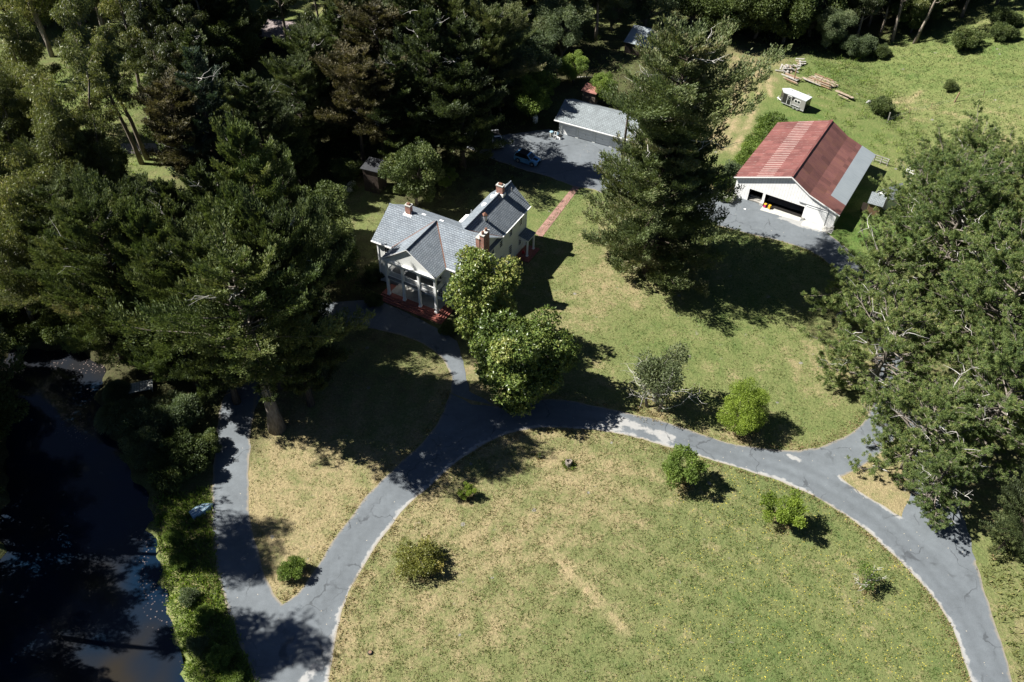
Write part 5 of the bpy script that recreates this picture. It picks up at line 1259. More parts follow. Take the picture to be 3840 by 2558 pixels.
LC = "cypresses beside the pond and the island"
BC = "dark cypresses in the wood behind the house"
PG = "big pines along the right side"
EG = "slender eucalyptus trees over the meadow"
TG = "eucalyptus trees along the top of the photo"
CY, PN, EU, TR, SH = 'cypress_tree', 'pine_tree', 'eucalyptus_tree', 'tree', 'shrub'
PLANTS = [
    # front left cypresses
    (CY, 'cyp_trunk', b(637, 985), 1.0, 3.9, "cypress with a bare pale leaning trunk on the dry grass island", LC),
    (CY, 'cyp_b', b(715, 930), .96, 1.0, "cypress with upright pointed tips nearest the turning loop", LC),
    (CY, 'cyp_a', b(645, 890), .98, 2.2, "full cypress standing behind the pale leaning trunk", LC),
    (CY, 'cyp_b', b(545, 925), .95, 4.0, "broad cypress between the left lane and the pale leaning trunk", LC),
    (CY, 'cyp_a', b(455, 890), .92, 5.0, "full cypress behind the pond bushes, left of the lane", LC),
    (CY, 'cyp_b', b(360, 870), .90, .4, "wide cypress overhanging the pampas grass at the pond corner", LC),
    (CY, 'cyp_a', b(285, 830), .80, 2.9, "low broad cypress at the pond's leaf-covered shore", LC),
    (CY, 'cyp_a', b(645, 742), 1.10, 5.2, "bright green flat-topped cypress left of the house, catching the sun", LC),
    (CY, 'cyp_d', b(480, 740), .86, 3.3, "dark cypress wedged between the sunlit cypress and the eucalyptus", LC),
    (CY, 'cyp_b', b(390, 760), .86, 1.3, "dark olive cypress in the middle of the left group", LC),
    (CY, 'cyp_d', b(700, 672), .78, 1.9, "shaded cypress left of the house front", LC),
    (CY, 'cyp_d', b(585, 860), .85, .9, "narrow dark cypress between the full cypress and the left lane", LC),
    (CY, 'cyp_d', b(505, 835), .90, 2.7, "narrow dark cypress behind the broad one by the left lane", LC),
    (CY, 'cyp_b', b(425, 835), .88, 3.6, "narrow olive cypress behind the wide one at the pond corner", LC),
    (CY, 'cyp_d', b(560, 770), .95, 4.6, "narrow dark cypress in the heart of the left group", LC),
    (CY, 'cyp_b', b(335, 815), .78, 5.3, "narrow olive cypress above the pond's leaf-covered shore", LC),
    ('spruce_tree', 'spruce', b(525, 460), 1.05, .7, "blue-green conical conifer with tiered boughs, upper left wood", None),
    (CY, 'cyp_c', b(455, 470), 1.0, 2.9, "bronze-tinged cypress just left of the blue-green conifer", BC),
    (TR, 'oak_b', b(765, 650), .78, 1.1, "rounded dark tree in shade left of the house front", None),
    (TR, 'oak_a', b(745, 560), .68, 2.6, "rounded dark tree in shade behind the left end of the house", None),
    (TR, 'oak_b', b(640, 540), .8, 4.6, "shaded broadleaf tree under the sunlit flat-topped cypress", None),
    # wood behind the house
    (CY, 'cyp_c', b(838, 388), 1.0, .3, "bronze cypress with a leaning bare trunk beside the tall dark outhouse", BC),
    (CY, 'cyp_c', b(886, 400), .86, 2.4, "tall cypress with a straight bare trunk right of the dark outhouse", BC),
    (CY, 'cyp_d', b(930, 392), .80, 4.1, "grey-green cypress right of the two bare trunks", BC),
    (CY, 'cyp_d', b(1000, 380), 1.0, 5.5, "very dark broad cypress at the centre of the wood behind the house", BC),
    (CY, 'cyp_d', b(1064, 384), .95, 1.4, "very dark cypress overhanging the parked white cars", BC),
    (TR, 'oak_b', b(1098, 350), .50, 1.0, "low dark tree in front of the parked white cars", None),
    (CY, 'cyp_b', b(1040, 248), .8, 3.6, "dark flat-topped cypress deeper in the wood, left of the yellow-green tree", BC),
    (CY, 'cyp_d', b(950, 270), 1.05, 2.0, "tall dark cypress right of the tin-roofed shed, second row of the wood", BC),
    (CY, 'cyp_c', b(885, 285), 1.05, 5.0, "thin dark cypress with layered boughs at the top centre left", BC),
    (CY, 'cyp_b', b(1125, 268), .8, .9, "low dark cypress behind the parked white cars", BC),
    (CY, 'cyp_d', b(815, 245), .90, 3.0, "dark cypress just right of the tin-roofed shed", BC),
    (CY, 'cyp_c', b(1010, 230), 1.2, 4.4, "dark cypress in the third row of the wood, top centre", BC),
    (CY, 'cyp_d', b(1080, 220), .95, 4.9, "dark cypress in the third row of the wood, left of the willow-like tree", BC),
    (TR, 'oak_a', b(690, 420), .62, .5, "dark bushy tree under the bronze cypress by the outhouse", None),
    (TR, 'oak_b', b(620, 400), .72, 3.1, "dark bushy tree right of the blue-green conifer", None),
    (TR, 'oak_a', b(560, 330), .7, 1.2, "dark bushy tree behind the blue-green conifer", None),
    (TR, 'yard_tree', b(958, 470), .95, .4, "grey-green bushy tree close behind the house roof", None),
    (TR, 'light_a', b(1028, 432), .34, 2.0, "small bright leafy tree right of the bushy tree behind the house", None),
    (TR, 'willow_a', b(1205, 225), 1.0, .8, "pale green willow-like tree at the wood's edge above the garage yard", None),
    (TR, 'light_a', b(1222, 272), .85, 2.6, "yellow-green leafy tree left of the garage", None),
    (TR, 'willow_a', b(1150, 255), .8, 4.0, "dull green leafy tree between the dark cypresses and the yellow-green tree", None),
    (TR, 'light_a', b(1318, 190), .55, 1.4, "slim bright tree behind the weathered board shed", None),
    (TR, 'light_a', b(1385, 236), .5, 3.4, "low bright leafy tree growing right of the weathered board shed", None),
    # centre
    (CY, 'cyp_main', b(1490, 618), 1.0, 1.0, "huge cypress in the middle of the lawn with boughs down to the grass", None),
    (CY, 'cyp_top', b(1490, 624), 1.0, 2.0, "taller open-topped cypress with bleached dead boughs rising out of the huge lawn cypress", None),
    ('magnolia_tree', 'magnolia_a', b(1112, 795), 1.0, .3, "tall narrow magnolia against the right front corner of the house", "magnolias beside the house"),
    ('magnolia_tree', 'magnolia_b', b(1192, 905), 1.0, 1.2, "broad dome-shaped magnolia beside the drive junction", "magnolias beside the house"),
    ('small_tree', 'lichen', b(1502, 938), 1.12, .6, "half bare lichen-grey small tree by the drive's upper edge", None),
    (SH, 'lime', b(1706, 985), 1.45, 0, "round lime green shrub on the lawn by the drive", None),
    ('young_tree', 'sapling', b(1562, 1112), 1.45, 0, "young leafy tree on the inner lawn below the drive's bend", None),
    ('young_tree', 'sapling_lime', b(1786, 1205), 1.5, 2.0, "bright lime young tree on the inner lawn beside the drive", None),
    ('young_tree', 'sparse', b(1985, 1352), 1.4, 1.0, "sparse half bare young tree at the right of the inner lawn", None),
    ('young_tree', 'sapling_lime', b(1072, 1144), .62, 3.0, "tiny bright sapling at the tip of the big tree shadow", None),
    ('young_tree', 'sparse', b(1240, 1053), .30, .5, "tiny seedling left of the tree stump", None),
    (SH, 'bush_yellow', b(965, 1303), 1.25, .4, "low spreading yellow-green shrub on the inner lawn", None),
    (SH, 'bush_c', b(675, 1318), .66, 2.0, "round green shrub at the narrow tip of the dry grass island", None),
    # pines on the right
    (PN, 'pine_b', b(2100, 570), .86, .4, "pine in front of the brown shed and white outbuilding", PG),
    (PN, 'pine_b', b(2165, 520), .85, 2.1, "pine with its top against the hill grass, nearest the barn", PG),
    (PN, 'pine_a', b(2265, 540), .74, 3.3, "second pine with its top against the hill grass", PG),
    (PN, 'pine_a', b(2360, 560), .76, .2, "pine cut off by the right edge below the hill", PG),
    (PN, 'pine_c', b(1985, 735), .92, 5.0, "pine at the top right corner of the lawn reaching over the lane", PG),
    (PN, 'pine_a', b(2112, 700), 1.0, 1.7, "large pine with long pale dead boughs, behind the lane's bend", PG),
    (PN, 'pine_b', b(2225, 690), 1.0, 4.2, "dense pine in the middle of the right-hand group", PG),
    (PN, 'pine_a', b(2330, 760), 1.0, 2.6, "pine at the right edge with a dark gap beside its crown", PG),
    (PN, 'pine_c', b(1992, 908), 1.0, .9, "low pine leaning out over the lawn's right edge", PG),
    (PN, 'pine_a', b(2222, 880), 1.0, 3.0, "dense pine right of the lane under the trees", PG),
    (PN, 'pine_a', b(2340, 960), .9, 1.2, "dense pine at the right edge above the dark feathery cypress", PG),
    (PN, 'pine_c', b(2080, 1075), .86, 3.6, "pine on the dry grass gore", PG),
    (PN, 'pine_b', b(2240, 1035), .95, .6, "dense pine just above the dark feathery cypress", PG),
    (PN, 'pine_c', b(2125, 1165), .60, 2.5, "small pine stretching a dead-tipped bough over the drive", PG),
    (CY, 'cyp_d', b(2300, 1265), .52, 1.0, "dark feathery cypress at the right edge beside the drive", None),
    (CY, 'cyp_d', b(2385, 1230), .6, 3.0, "dark cypress cut off by the right edge, behind the feathery one", None),
    # top right
    (TR, 'oak_a', b(1660, 92), .95, .4, "big dark oak beyond the dry track, top right of the huge cypress", None),
    (TR, 'oak_a', b(1735, 88), .95, 2.0, "rounded olive oak at the top edge above the barn track", None),
    (TR, 'oak_b', b(1800, 100), 1.1, 3.6, "rounded oak in the shade line above the lumber pile", None),
    (TR, 'oak_a', b(1860, 85), 1.0, 5.1, "dark oak behind the lumber pile", None),
    (TR, 'willow_a', b(1480, 70), 1.0, .2, "pale green tree in the gap at the top centre right", None),
    (TR, 'oak_b', b(1590, 60), 1.1, 1.2, "dark tree between the pale green tree and the oaks at the top", None),
    (TR, 'oak_a', b(1700, 20), 1.1, 4.4, "oak in the back row cut by the top edge", None),
    (SH, 'bush_big', b(1965, 128), .80, .5, "big green shrub at the edge of the shaded wood above the hill slope", "shrubs on the hill slope"),
    (SH, 'bush_dark', b(2020, 132), .62, 2.0, "grey-green shrub right of the big one at the wood's edge", "shrubs on the hill slope"),
    (SH, 'bush_dark', b(2212, 112), .95, 1.0, "large dark shrub high on the hill slope", "shrubs on the hill slope"),
    (SH, 'bush_dark', b(2300, 92), .78, 3.0, "dark shrub right of the large one near the crest of the slope", "shrubs on the hill slope"),
    (SH, 'bush_dark', b(2302, 62), .9, 3.0, "dark upper shrub by the wood's edge at the top right", "shrubs on the hill slope"),
    (SH, 'bush_a', b(2183, 207), .75, 3.0, "single small round shrub in the middle of the hill slope", "shrubs on the hill slope"),
    (SH, 'bush_dark', b(2022, 262), .72, 5.0, "round dark shrub at the foot of the hill behind the barn", "shrubs on the hill slope"),
    (SH, 'bush_c', b(1772, 312), 1.35, .2, "bright shrub at the barn's back left corner", "leafy bushes along the barn's left side"),
    (SH, 'bush_c', b(1742, 345), 1.1, 1.2, "bright shrub halfway along the barn's left side", "leafy bushes along the barn's left side"),
    (SH, 'bush_c', b(1712, 384), 1.1, 2.2, "bright shrub third from the back along the barn's left side", "leafy bushes along the barn's left side"),
    (SH, 'bush_c', b(1725, 365), .95, 4.2, "bright shrub filling the middle of the row along the barn's left side", "leafy bushes along the barn's left side"),
    (SH, 'bush_c', b(1757, 328), 1.1, 5.2, "bright shrub second from the back along the barn's left side", "leafy bushes along the barn's left side"),
    (SH, 'bush_b', b(1684, 418), 1.15, 3.2, "taller shrub near the barn's front left corner", "leafy bushes along the barn's left side"),
    ('flowering_shrub', 'bush_rose', b(1668, 462), .85, 3.2, "white flowering shrub by the barn's front left corner", None),
    (SH, 'bush_c', b(1652, 432), .75, 5.2, "leafy shrub between the lane and the barn's front corner", "leafy bushes along the barn's left side"),
    # shrubs by the house
    (SH, 'bush_a', b(1148, 640), .7, 1.0, "dark shrub against the house's right wall before the side porch", None),
    (SH, 'bush_a', b(1118, 668), .62, 2.0, "dark shrub beside the house's right wall, behind the tall magnolia", None),
    (SH, 'bush_dark', b(862, 640), .5, 2.0, "shaded shrub by the house's left wall", None),
    (SH, 'bush_dark', b(860, 700), .4, 3.0, "low dark shrub left of the brick porch steps", None),
    (SH, 'bush_a', b(1030, 765), .6, 3.0, "low dark shrub right of the brick porch steps", None),
    (SH, 'bush_rose', b(805, 440), .8, 1.0, "white speckled flowering shrub by the tall dark outhouse", None),
    (SH, 'bush_dark', b(800, 410), .8, 4.0, "dark ivy-like shrub against the tall dark outhouse", None),
    (SH, 'bush_dark', b(700, 520), .8, 4.0, "shaded shrub in the undergrowth above the small rounded trees", None),
    # pond margin
    ('pampas_grass', 'pampas', b(272, 905), 1.15, 0, "arching pampas grass clump behind the pale platform", "pampas clumps at the pond corner"),
    ('pampas_grass', 'pampas', b(262, 965), 1.35, 1.0, "larger pampas grass clump leaning over the pond water", "pampas clumps at the pond corner"),
    (SH, 'bush_big', b(330, 985), .72, 0, "big grey-green shrub right of the pampas grass by the pond", "bushes on the pond bank"),
    (SH, 'bush_big', b(410, 975), .70, 1.0, "big leafy shrub under the cypress by the pond, lit at its top", "bushes on the pond bank"),
    (SH, 'bush_big', b(340, 1050), .62, 2.0, "grey-green shrub hanging over the water below the pampas", "bushes on the pond bank"),
    (SH, 'bush_dark', b(430, 1070), .9, 3.0, "dark shrub between the pond and the left lane", "bushes on the pond bank"),
    (SH, 'bush_dark', b(400, 1110), .72, 4.0, "dark shrub at the water's edge above the little boat", "bushes on the pond bank"),
    (SH, 'bush_dark', b(478, 1040), .6, 5.0, "dark shrub against the left lane, right of the pond bushes", "bushes on the pond bank"),
    (SH, 'bush_c', b(398, 1240), .42, 0, "first green waterside bush below the little boat", "bushes on the pond bank"),
    (SH, 'bush_c', b(418, 1300), .45, 1.0, "second green waterside bush below the little boat", "bushes on the pond bank"),
    (SH, 'bush_b', b(438, 1380), .48, 2.0, "grey-leaved bush halfway down the pond bank", "bushes on the pond bank"),
    (SH, 'bush_c', b(470, 1420), .45, 3.0, "bright bush between the pond and the lane's lower bend", "bushes on the pond bank"),
    (SH, 'bush_b', b(455, 1490), .5, 4.0, "grey-leaved bush low on the pond bank", "bushes on the pond bank"),
    (SH, 'bush_c', b(510, 1520), .55, 5.0, "bright green bush near the bottom edge beside the lane", "bushes on the pond bank"),
    (SH, 'bush_c', b(540, 1575), .5, 5.5, "bright bush cut by the bottom edge beside the lane", "bushes on the pond bank"),
    (TR, 'oak_b', b(-25, 1010), .8, 2.0, "dark tree on the far pond shore cut by the left edge", None),
    (TR, 'oak_a', b(-60, 880), .75, 4.0, "dark tree cut by the left edge above the pond", None),
    (SH, 'bush_dark', b(60, 790), .8, 4.0, "dark shrub on the pond's upper shore at the left", "bushes on the pond bank"),
    (SH, 'bush_dark', b(150, 770), .9, 2.0, "dark shrub on the pond's upper shore under the broad cypress", "bushes on the pond bank"),
    # eucalyptus over the meadow
    (EU, 'euc_a', b(339, 366), .95, 3.0, "eucalyptus with a dark forked trunk standing by the pale farm track", EG),
    (EU, 'euc_b', b(326, 376), .95, .6, "thick grey eucalyptus trunk beside the dark forked one", EG),
    (EU, 'euc_a', b(150, 297), .9, 3.8, "leaning eucalyptus in front of the bright meadow", EG),
    (EU, 'euc_c', b(100, 330), .85, 2.2, "many-branched eucalyptus left of the bright meadow", EG),
    (EU, 'euc_b', b(52, 380), .95, 1.4, "eucalyptus trunk crossing the left edge below the meadow", EG),
    (EU, 'euc_c', b(235, 505), .85, .2, "eucalyptus above the yellowing young one, left of the cypress", EG),
    (EU, 'euc_a', b(95, 560), .85, 4.4, "eucalyptus with a pale peeling trunk in the left wood", EG),
    (EU, 'euc_b', b(20, 620), .85, 5.3, "eucalyptus at the left edge above the pond", EG),
    (EU, 'euc_c', b(175, 655), .70, 1.9, "eucalyptus behind the dark shrubs on the pond's upper shore", EG),
    (EU, 'euc_a', b(260, 470), .9, 5.9, "eucalyptus between the farm track and the bronze cypress", EG),
    (EU, 'euc_b', b(-10, 460), .9, 2.7, "eucalyptus cut by the left edge beside the farm track", EG),
    ('young_eucalyptus', 'euc_yellow', b(120, 640), 1.0, 0, "yellow-leaved young eucalyptus left of the pond cypresses", None),
    (EU, 'euc_dense', b(385, 255), .85, .8, "dense eucalyptus behind the bronze cypress at the upper left", EG),
    (EU, 'euc_dense2', b(430, 200), .9, 2.8, "dense eucalyptus behind the blue-green conifer at the upper left", EG),
    (EU, 'euc_a', b(330, 230), .95, 1.1, "eucalyptus at the right end of the bright meadow", EG),
    (EU, 'euc_dense2', b(500, 150), .9, 4.8, "dense eucalyptus left of the tin-roofed shed", EG),
    (EU, 'euc_dense', b(400, 120), .9, 5.8, "dense eucalyptus in the back row above the meadow", EG),
    (EU, 'euc_c', b(250, 110), 1.0, .9, "eucalyptus in the back row over the meadow's far edge", EG),
    (EU, 'euc_c', b(120, 130), 1.0, 3.9, "eucalyptus in the back row at the far top left", EG),
    (EU, 'euc_a', b(20, 180), 1.0, 2.9, "eucalyptus cut by the left edge over the meadow", EG),
    # top row
    (EU, 'euc_dense2', b(665, 122), .85, 2.0, "eucalyptus whose dark trunk crosses the tin-roofed shed", TG),
    (EU, 'euc_dense', b(755, 160), .8, 3.0, "eucalyptus right of the tin-roofed shed", TG),
    (EU, 'euc_dense', b(760, 40), .85, 5.0, "eucalyptus at the top edge behind the tin-roofed shed", TG),
    (EU, 'euc_dense2', b(580, 60), .85, 1.0, "eucalyptus at the top edge left of the tin-roofed shed", TG),
    (EU, 'euc_dense', b(860, 60), .9, .4, "eucalyptus at the top edge, centre left of the dark wood", TG),
    (EU, 'euc_dense2', b(1000, 80), .9, 2.4, "eucalyptus at the top edge behind the dark cypresses", TG),
    (EU, 'euc_dense', b(1100, 110), .88, 4.4, "drooping brown-green eucalyptus left of the willow-like tree", TG),
    (EU, 'euc_dense2', b(1165, 70), .9, 5.4, "drooping eucalyptus directly behind the willow-like tree", TG),
    (EU, 'euc_dense', b(1250, 85), .9, 1.4, "dark-trunked eucalyptus right of the willow-like tree", TG),
    (EU, 'euc_dense2', b(1310, 110), .9, 3.4, "dark-trunked eucalyptus behind the weathered board shed", TG),
    (EU, 'euc_dense', b(1370, 90), .85, 2.7, "eucalyptus behind the long low metal-roofed outbuilding", TG),
    (EU, 'euc_dense2', b(1420, 45), .9, 4.9, "eucalyptus at the top edge left of the pale green tree", TG),
    (EU, 'euc_dense', b(1920, 78), .85, 1.4, "eucalyptus with a bluish trunk behind the lumber pile", TG),
    (EU, 'euc_dense2', b(1995, 62), .85, 3.4, "eucalyptus with a pale leaning trunk above the hill slope", TG),
    (EU, 'euc_b', b(2050, 96), .85, 5.6, "slim pale eucalyptus at the wood's sunny edge, top right", TG),
    (EU, 'euc_b', b(2102, 100), .8, 3.6, "slim white-stemmed eucalyptus nearest the hill grass", TG),
    (EU, 'euc_dense', b(2130, 48), .85, .1, "dark eucalyptus at the top edge over the hill crest", TG),
    (EU, 'euc_dense2', b(2210, 40), .8, 2.1, "dark eucalyptus further right over the hill crest", TG),
    (EU, 'euc_dense', b(2290, 10), .75, 4.1, "dark eucalyptus above the shrubs at the top right corner", TG),
    (EU, 'euc_dense2', b(1860, 20), .9, 4.1, "eucalyptus in the back row behind the oaks, top right", TG),
]
WOODS = [
    ([(1880, 30), (2085, 55), (2112, 92), (2000, 116), (1885, 112)], ['oak_a', 'euc_dense', 'oak_b', 'willow_a'], 7.0, (.55, .85), "dark tree on the shaded slope behind the lumber heap", "shaded trees above the hill grass"),
    ([(2090, 10), (2330, -50), (2345, 5), (2210, 45), (2112, 72)], ['oak_a', 'oak_b', 'euc_dense2'], 7.0, (.6, .9), "dark tree along the crest of the hill slope", "trees along the hill crest"),   # outlines of tree bases in overview image coordinates, kinds, spacing (m), size range, shared label, group
    ([(790, 220), (1180, 140), (1170, 240), (1060, 265), (900, 275), (860, 290), (780, 320), (720, 390), (640, 500), (560, 440), (560, 350), (700, 330)], ['cyp_d', 'oak_a', 'cyp_b', 'oak_b'], 7.0, (.55, .85), "dark tree deep in the shaded wood behind the house", "shaded trees deep in the wood"),
    ([(340, 90), (540, 60), (560, 130), (520, 300), (460, 420), (390, 330), (350, 200)], ['euc_dense', 'oak_a', 'euc_dense2', 'cyp_d'], 6.0, (.55, .85), "dark tree in the dense wood above the left meadow", "trees in the dense upper left wood"),
    ([(-60, -70), (560, -70), (540, 60), (340, 90), (200, 60), (-60, 90)], ['euc_dense', 'euc_c', 'euc_dense2', 'oak_a'], 7.5, (.65, 1.0), "tree in the back row along the top left edge", "back row trees at the top left"),
    ([(560, -70), (1470, -70), (1460, 20), (1330, 150), (1180, 120), (900, 150), (780, 130), (740, -20), (560, -20)], ['euc_dense', 'oak_a', 'euc_dense2', 'willow_a'], 8.0, (.6, .9), "tree in the dense row along the top edge", "back row trees along the top edge"),
    ([(1600, -70), (2420, -70), (2330, -20), (2120, 30), (1900, 90), (1640, 70)], ['oak_a', 'euc_dense', 'oak_b', 'euc_dense2'], 8.5, (.7, 1.0), "dark tree in the back row along the top right edge", "back row trees at the top right"),
    ([(-60, 560), (110, 520), (300, 560), (390, 640), (330, 740), (200, 760), (40, 780), (-60, 780)], ['oak_b', 'euc_c', 'cyp_b', 'oak_a'], 6.0, (.5, .8), "tree in the mixed grove between the meadow and the pond", "mixed grove above the pond"),
    ([(-60, 380), (60, 440), (230, 400), (300, 480), (280, 540), (110, 500), (-60, 540)], ['euc_a', 'euc_c', 'euc_b', 'oak_b'], 5.5, (.55, .85), "thin eucalyptus of the grove beside the farm track", "eucalyptus grove beside the farm track"),
]
def plant_woods():
    r = np.random.default_rng(2024)
    taken = [np.array(p[2][:2]) for p in PLANTS if p[1][:3] in ('cyp', 'oak', 'euc', 'wil', 'lig', 'spr', 'yar')]
    for poly, kinds, gap, (s0, s1), label, group in WOODS:
        P = ow(poly); lo, hi = P.min(0), P.max(0); n = 0
        for _ in range(900):
            p = r.uniform(lo, hi)
            if not inside(p[None], P)[0]: continue
            if min(np.linalg.norm(p - q) for q in taken) < gap * .62: continue
            taken.append(p); k = kinds[n % len(kinds)]; n += 1
            nm = EU if k.startswith('euc') else CY if k.startswith('cyp') else TR
            word = {'cyp': 'cypress', 'euc': 'eucalyptus', 'oak': 'round-crowned tree', 'wil': 'grey-green leafy tree', 'lig': 'light green tree'}[k[:3]]
            lab = label.replace('thin eucalyptus', 'tree') if 'thin euc' in label else label
            plant(k, (p[0], p[1], float(hill(p[0], p[1]))), lab.replace('tree', word, 1), 'tree', nm, r.uniform(s0, s1), r.uniform(0, 6.28), group)
def plant_all():
    names = {CY: 'cypress', PN: 'pine', EU: 'eucalyptus', TR: 'tree', SH: 'shrub', 'spruce_tree': 'conifer', 'magnolia_tree': 'magnolia', 'small_tree': 'tree', 'young_tree': 'young tree',
             'flowering_shrub': 'flowering shrub', 'pampas_grass': 'pampas grass', 'young_eucalyptus': 'eucalyptus'}
    rnd = random.Random(5)
    for name, key, pos, s, rz, label, group in PLANTS:
        q = rnd.uniform(.96, 1.05)
        if group == LC and key != 'cyp_trunk': plant(key, pos, label, names[name], name, s * .80, rz, group, sz=s * q * rnd.uniform(1.0, 1.16))
        else: plant(key, pos, label, names[name], name, s, rz, group, sz=s * q)
    # trees on the near left shore, just outside the picture, that shade the pond and the lane
    for i, (x, y, k, s) in enumerate([(-50.5, 37, 'euc_high', 1.0), (-54, 46, 'euc_high', 1.0), (-47.5, 28, 'euc_high', .95), (-57, 41, 'cyp_b', .8), (-54, 33, 'cyp_d', .8), (-51, 26, 'cyp_b', .75), (-57, 50.5, 'cyp_d', .95), (-60, 56, 'cyp_d', 1.2), (-66, 63, 'cyp_b', 1.2)]):
        plant(k, (x, y, -.4), "tall tree on the near pond shore shading the water", 'tree', 'shore_tree', s, i * 1.3, "trees on the near pond shore")
plant_all()
plant_woods()

# ------------------------------------------------------------------ undergrowth and tall grass
def road_mask(P):
    m = np.zeros(len(P), bool)
    for ob in COL.objects:
        if ob.name.split('.')[0] in ('driveway', 'path', 'road'):
            pass
    return m

SHRUB_BASES = [(1706, 985, 2.2), (1562, 1112, 1.6), (1786, 1205, 1.6), (1985, 1352, 1.2), (965, 1303, 2.2), (675, 1318, 1.4), (1502, 938, 2.6), (1072, 1144, .8), (1240, 1053, .5), (1307, 1068, .9)]
def scatter():
    r = np.random.default_rng(77)
    lines = [chaikin(ow(l), 2) for l in (SOUTH, ISLE_R, WESTB, NORTH, LAWN_E, GORE_U, EAST)]
    def mk(name, n, box, test, tuft, L, W, lean, mat, label, cat, hgt=1.0):
        xs = r.uniform(box[0], box[1], n); ys = r.uniform(box[2], box[3], n); P2 = np.stack([xs, ys], -1)
        keep = test(P2); P2 = P2[keep]; n = len(P2)
        if not n: return
        f = Foliage(5); k = tuft
        bt = np.repeat(np.clip(r.normal(.45, .18, n), 0, 1), k)
        Q = np.repeat(P2, k, 0) + r.normal(0, .16 * hgt + .05, (n * k, 2))
        z = height(Q[:, 0], Q[:, 1])
        P = np.column_stack([Q, z + (r.uniform(0, .6 * hgt, n * k) if hgt > 1 else 0)])
        D = np.column_stack([r.normal(0, lean, (n * k, 2)), np.ones(n * k)])
        f.add(P, D, L * r.uniform(.5, 1.3, n * k), W * r.uniform(.7, 1.3, n * k), np.clip(bt + r.normal(0, .12, n * k), 0, 1))
        ob = bpy.data.objects.new(name, f.mesh(name, LEAF[mat])); COL.objects.link(ob)
        tag(ob, label, cat, kind='stuff')
    clear = lambda P, d: np.min([seg_dist(P, l) for l in lines], 0) > d
    HOUSE = ow([(880, 480), (1240, 420), (1240, 640), (1050, 800), (860, 690)])
    YARD = ow([(1040, 335), (1210, 400), (1380, 450), (1640, 520), (1640, 430), (1480, 340), (1420, 200), (1290, 215), (1265, 290), (1120, 310)])
    LOOP = ow([(500, 1000), (520, 840), (630, 720), (770, 680), (900, 690), (1060, 780), (1080, 930), (960, 1100), (640, 1400), (580, 1300), (560, 1100)])
    notb = lambda P: ~(inside(P, HOUSE) | inside(P, YARD) | inside(P, LOOP))
    z_ = lambda P: zone_values(P)
    mk('undergrowth', 15000, (-112, 62, 62, 200), lambda P: (z_(P)[:, 2] > r.uniform(.30, .95, len(P))) & notb(P) & ~inside(P, POND_W) & (P[:, 1] > 70), 7, .42, .24, .9, 'oak', "dark leafy undergrowth covering the floor of the woods", "undergrowth", 1.6)
    HILLP = ow([(1850, 130), (1960, 230), (2060, 300), (2110, 420), (2354, 560), (2420, 300), (2420, 0), (1900, 100)])
    LUSH = ow([(1820, 150), (1980, 130), (2120, 300), (2090, 430), (2000, 340), (1900, 290), (1880, 230)])
    mk('hill_grass', 30000, (50, 125, 95, 190), lambda P: inside(P, HILLP) & clear(P, 1.0), 4, .26, .09, .8, 'hillgrass', "tall wild grass covering the hill slope", "grass")
    mk('lush_grass', 3200, (45, 80, 108, 165), lambda P: inside(P, LUSH) & (np.sin(P[:, 0] * .9) * np.cos(P[:, 1] * .8) + r.normal(0, .5, len(P)) > .1), 9, .5, .10, .6, 'light', "lush green weeds in the ditch at the foot of the hill", "weeds", 1.2)
    BANK = ow([(350, 1150), (480, 1120), (495, 1300), (520, 1400), (600, 1600), (440, 1600), (400, 1440), (372, 1320)])
    mk('bank_grass', 14000, (-45, -18, 26, 58), lambda P: inside(P, BANK), 6, .5, .10, .6, 'light', "mixed green and dry grass on the pond bank", "grass")
    mk('bank_straw', 1600, (-45, -18, 26, 58), lambda P: inside(P, ow([(440, 1200), (490, 1180), (500, 1330), (540, 1440), (470, 1400)])), 6, .45, .08, .6, 'straw', "dry straw-coloured grass between the pond bank and the lane", "grass")
    VERGE = ow([(2250, 1290), (2272, 1360), (2306, 1450), (2350, 1600), (2420, 1600), (2420, 1230), (2300, 1230)])
    mk('verge_grass', 3600, (30, 70, 25, 60), lambda P: inside(P, VERGE), 6, .55, .10, .6, 'grass', "long rough grass on the right verge of the drive", "grass")
    MEAD = ow([(130, 150), (330, 130), (330, 480), (150, 480), (0, 330)])
    mk('meadow_grass', 5000, (-112, -45, 90, 170), lambda P: inside(P, MEAD), 4, .45, .14, .6, 'light', "bright meadow grass seen between the eucalyptus trunks", "grass")
    # rough longer tufts along the edges of the asphalt
    allw = np.vstack(lines)
    i = r.integers(0, len(allw), 5200)
    P2 = allw[i] + r.normal(0, .45, (len(i), 2)) 
    dd = seg_dist(P2, lines[0])
    def off_road(P):
        m = np.ones(len(P), bool)
        for ob in COL.objects:
            if ob.name.startswith('driveway'):
                pass
        return m
    LAWN = np.vstack([lines[0], ow([(1600, 1700)])])
    ok = inside(P2, LAWN) & (dd > .12)
    isl = np.vstack([chaikin(ow(ISLE_R), 2), chaikin(ow(ISLE_L), 2), chaikin(ow(ISLE_T), 2)])
    ok |= inside(P2, isl) & (seg_dist(P2, isl, True) > .12)
    rl = np.vstack([chaikin(ow(NORTH), 2), chaikin(ow(LAWN_E), 2), ow([(1400, 470), (1200, 600), (1150, 850)])])
    ok |= inside(P2, rl) & (seg_dist(P2, rl, True) > .12)
    P2 = P2[ok]
    ring = []
    for x, y, rad in SHRUB_BASES:
        c = og(x, y)[:2]; a = r.uniform(0, 6.28, int(60 * rad)); q = rad * r.uniform(.2, 1.0, len(a)); ring.append(np.stack([c[0] + np.cos(a) * q, c[1] + np.sin(a) * q], 1))
    P2 = np.vstack([P2] + ring); n = len(P2); k = 5
    f = Foliage(9); Q = np.repeat(P2, k, 0) + r.normal(0, .12, (n * k, 2))
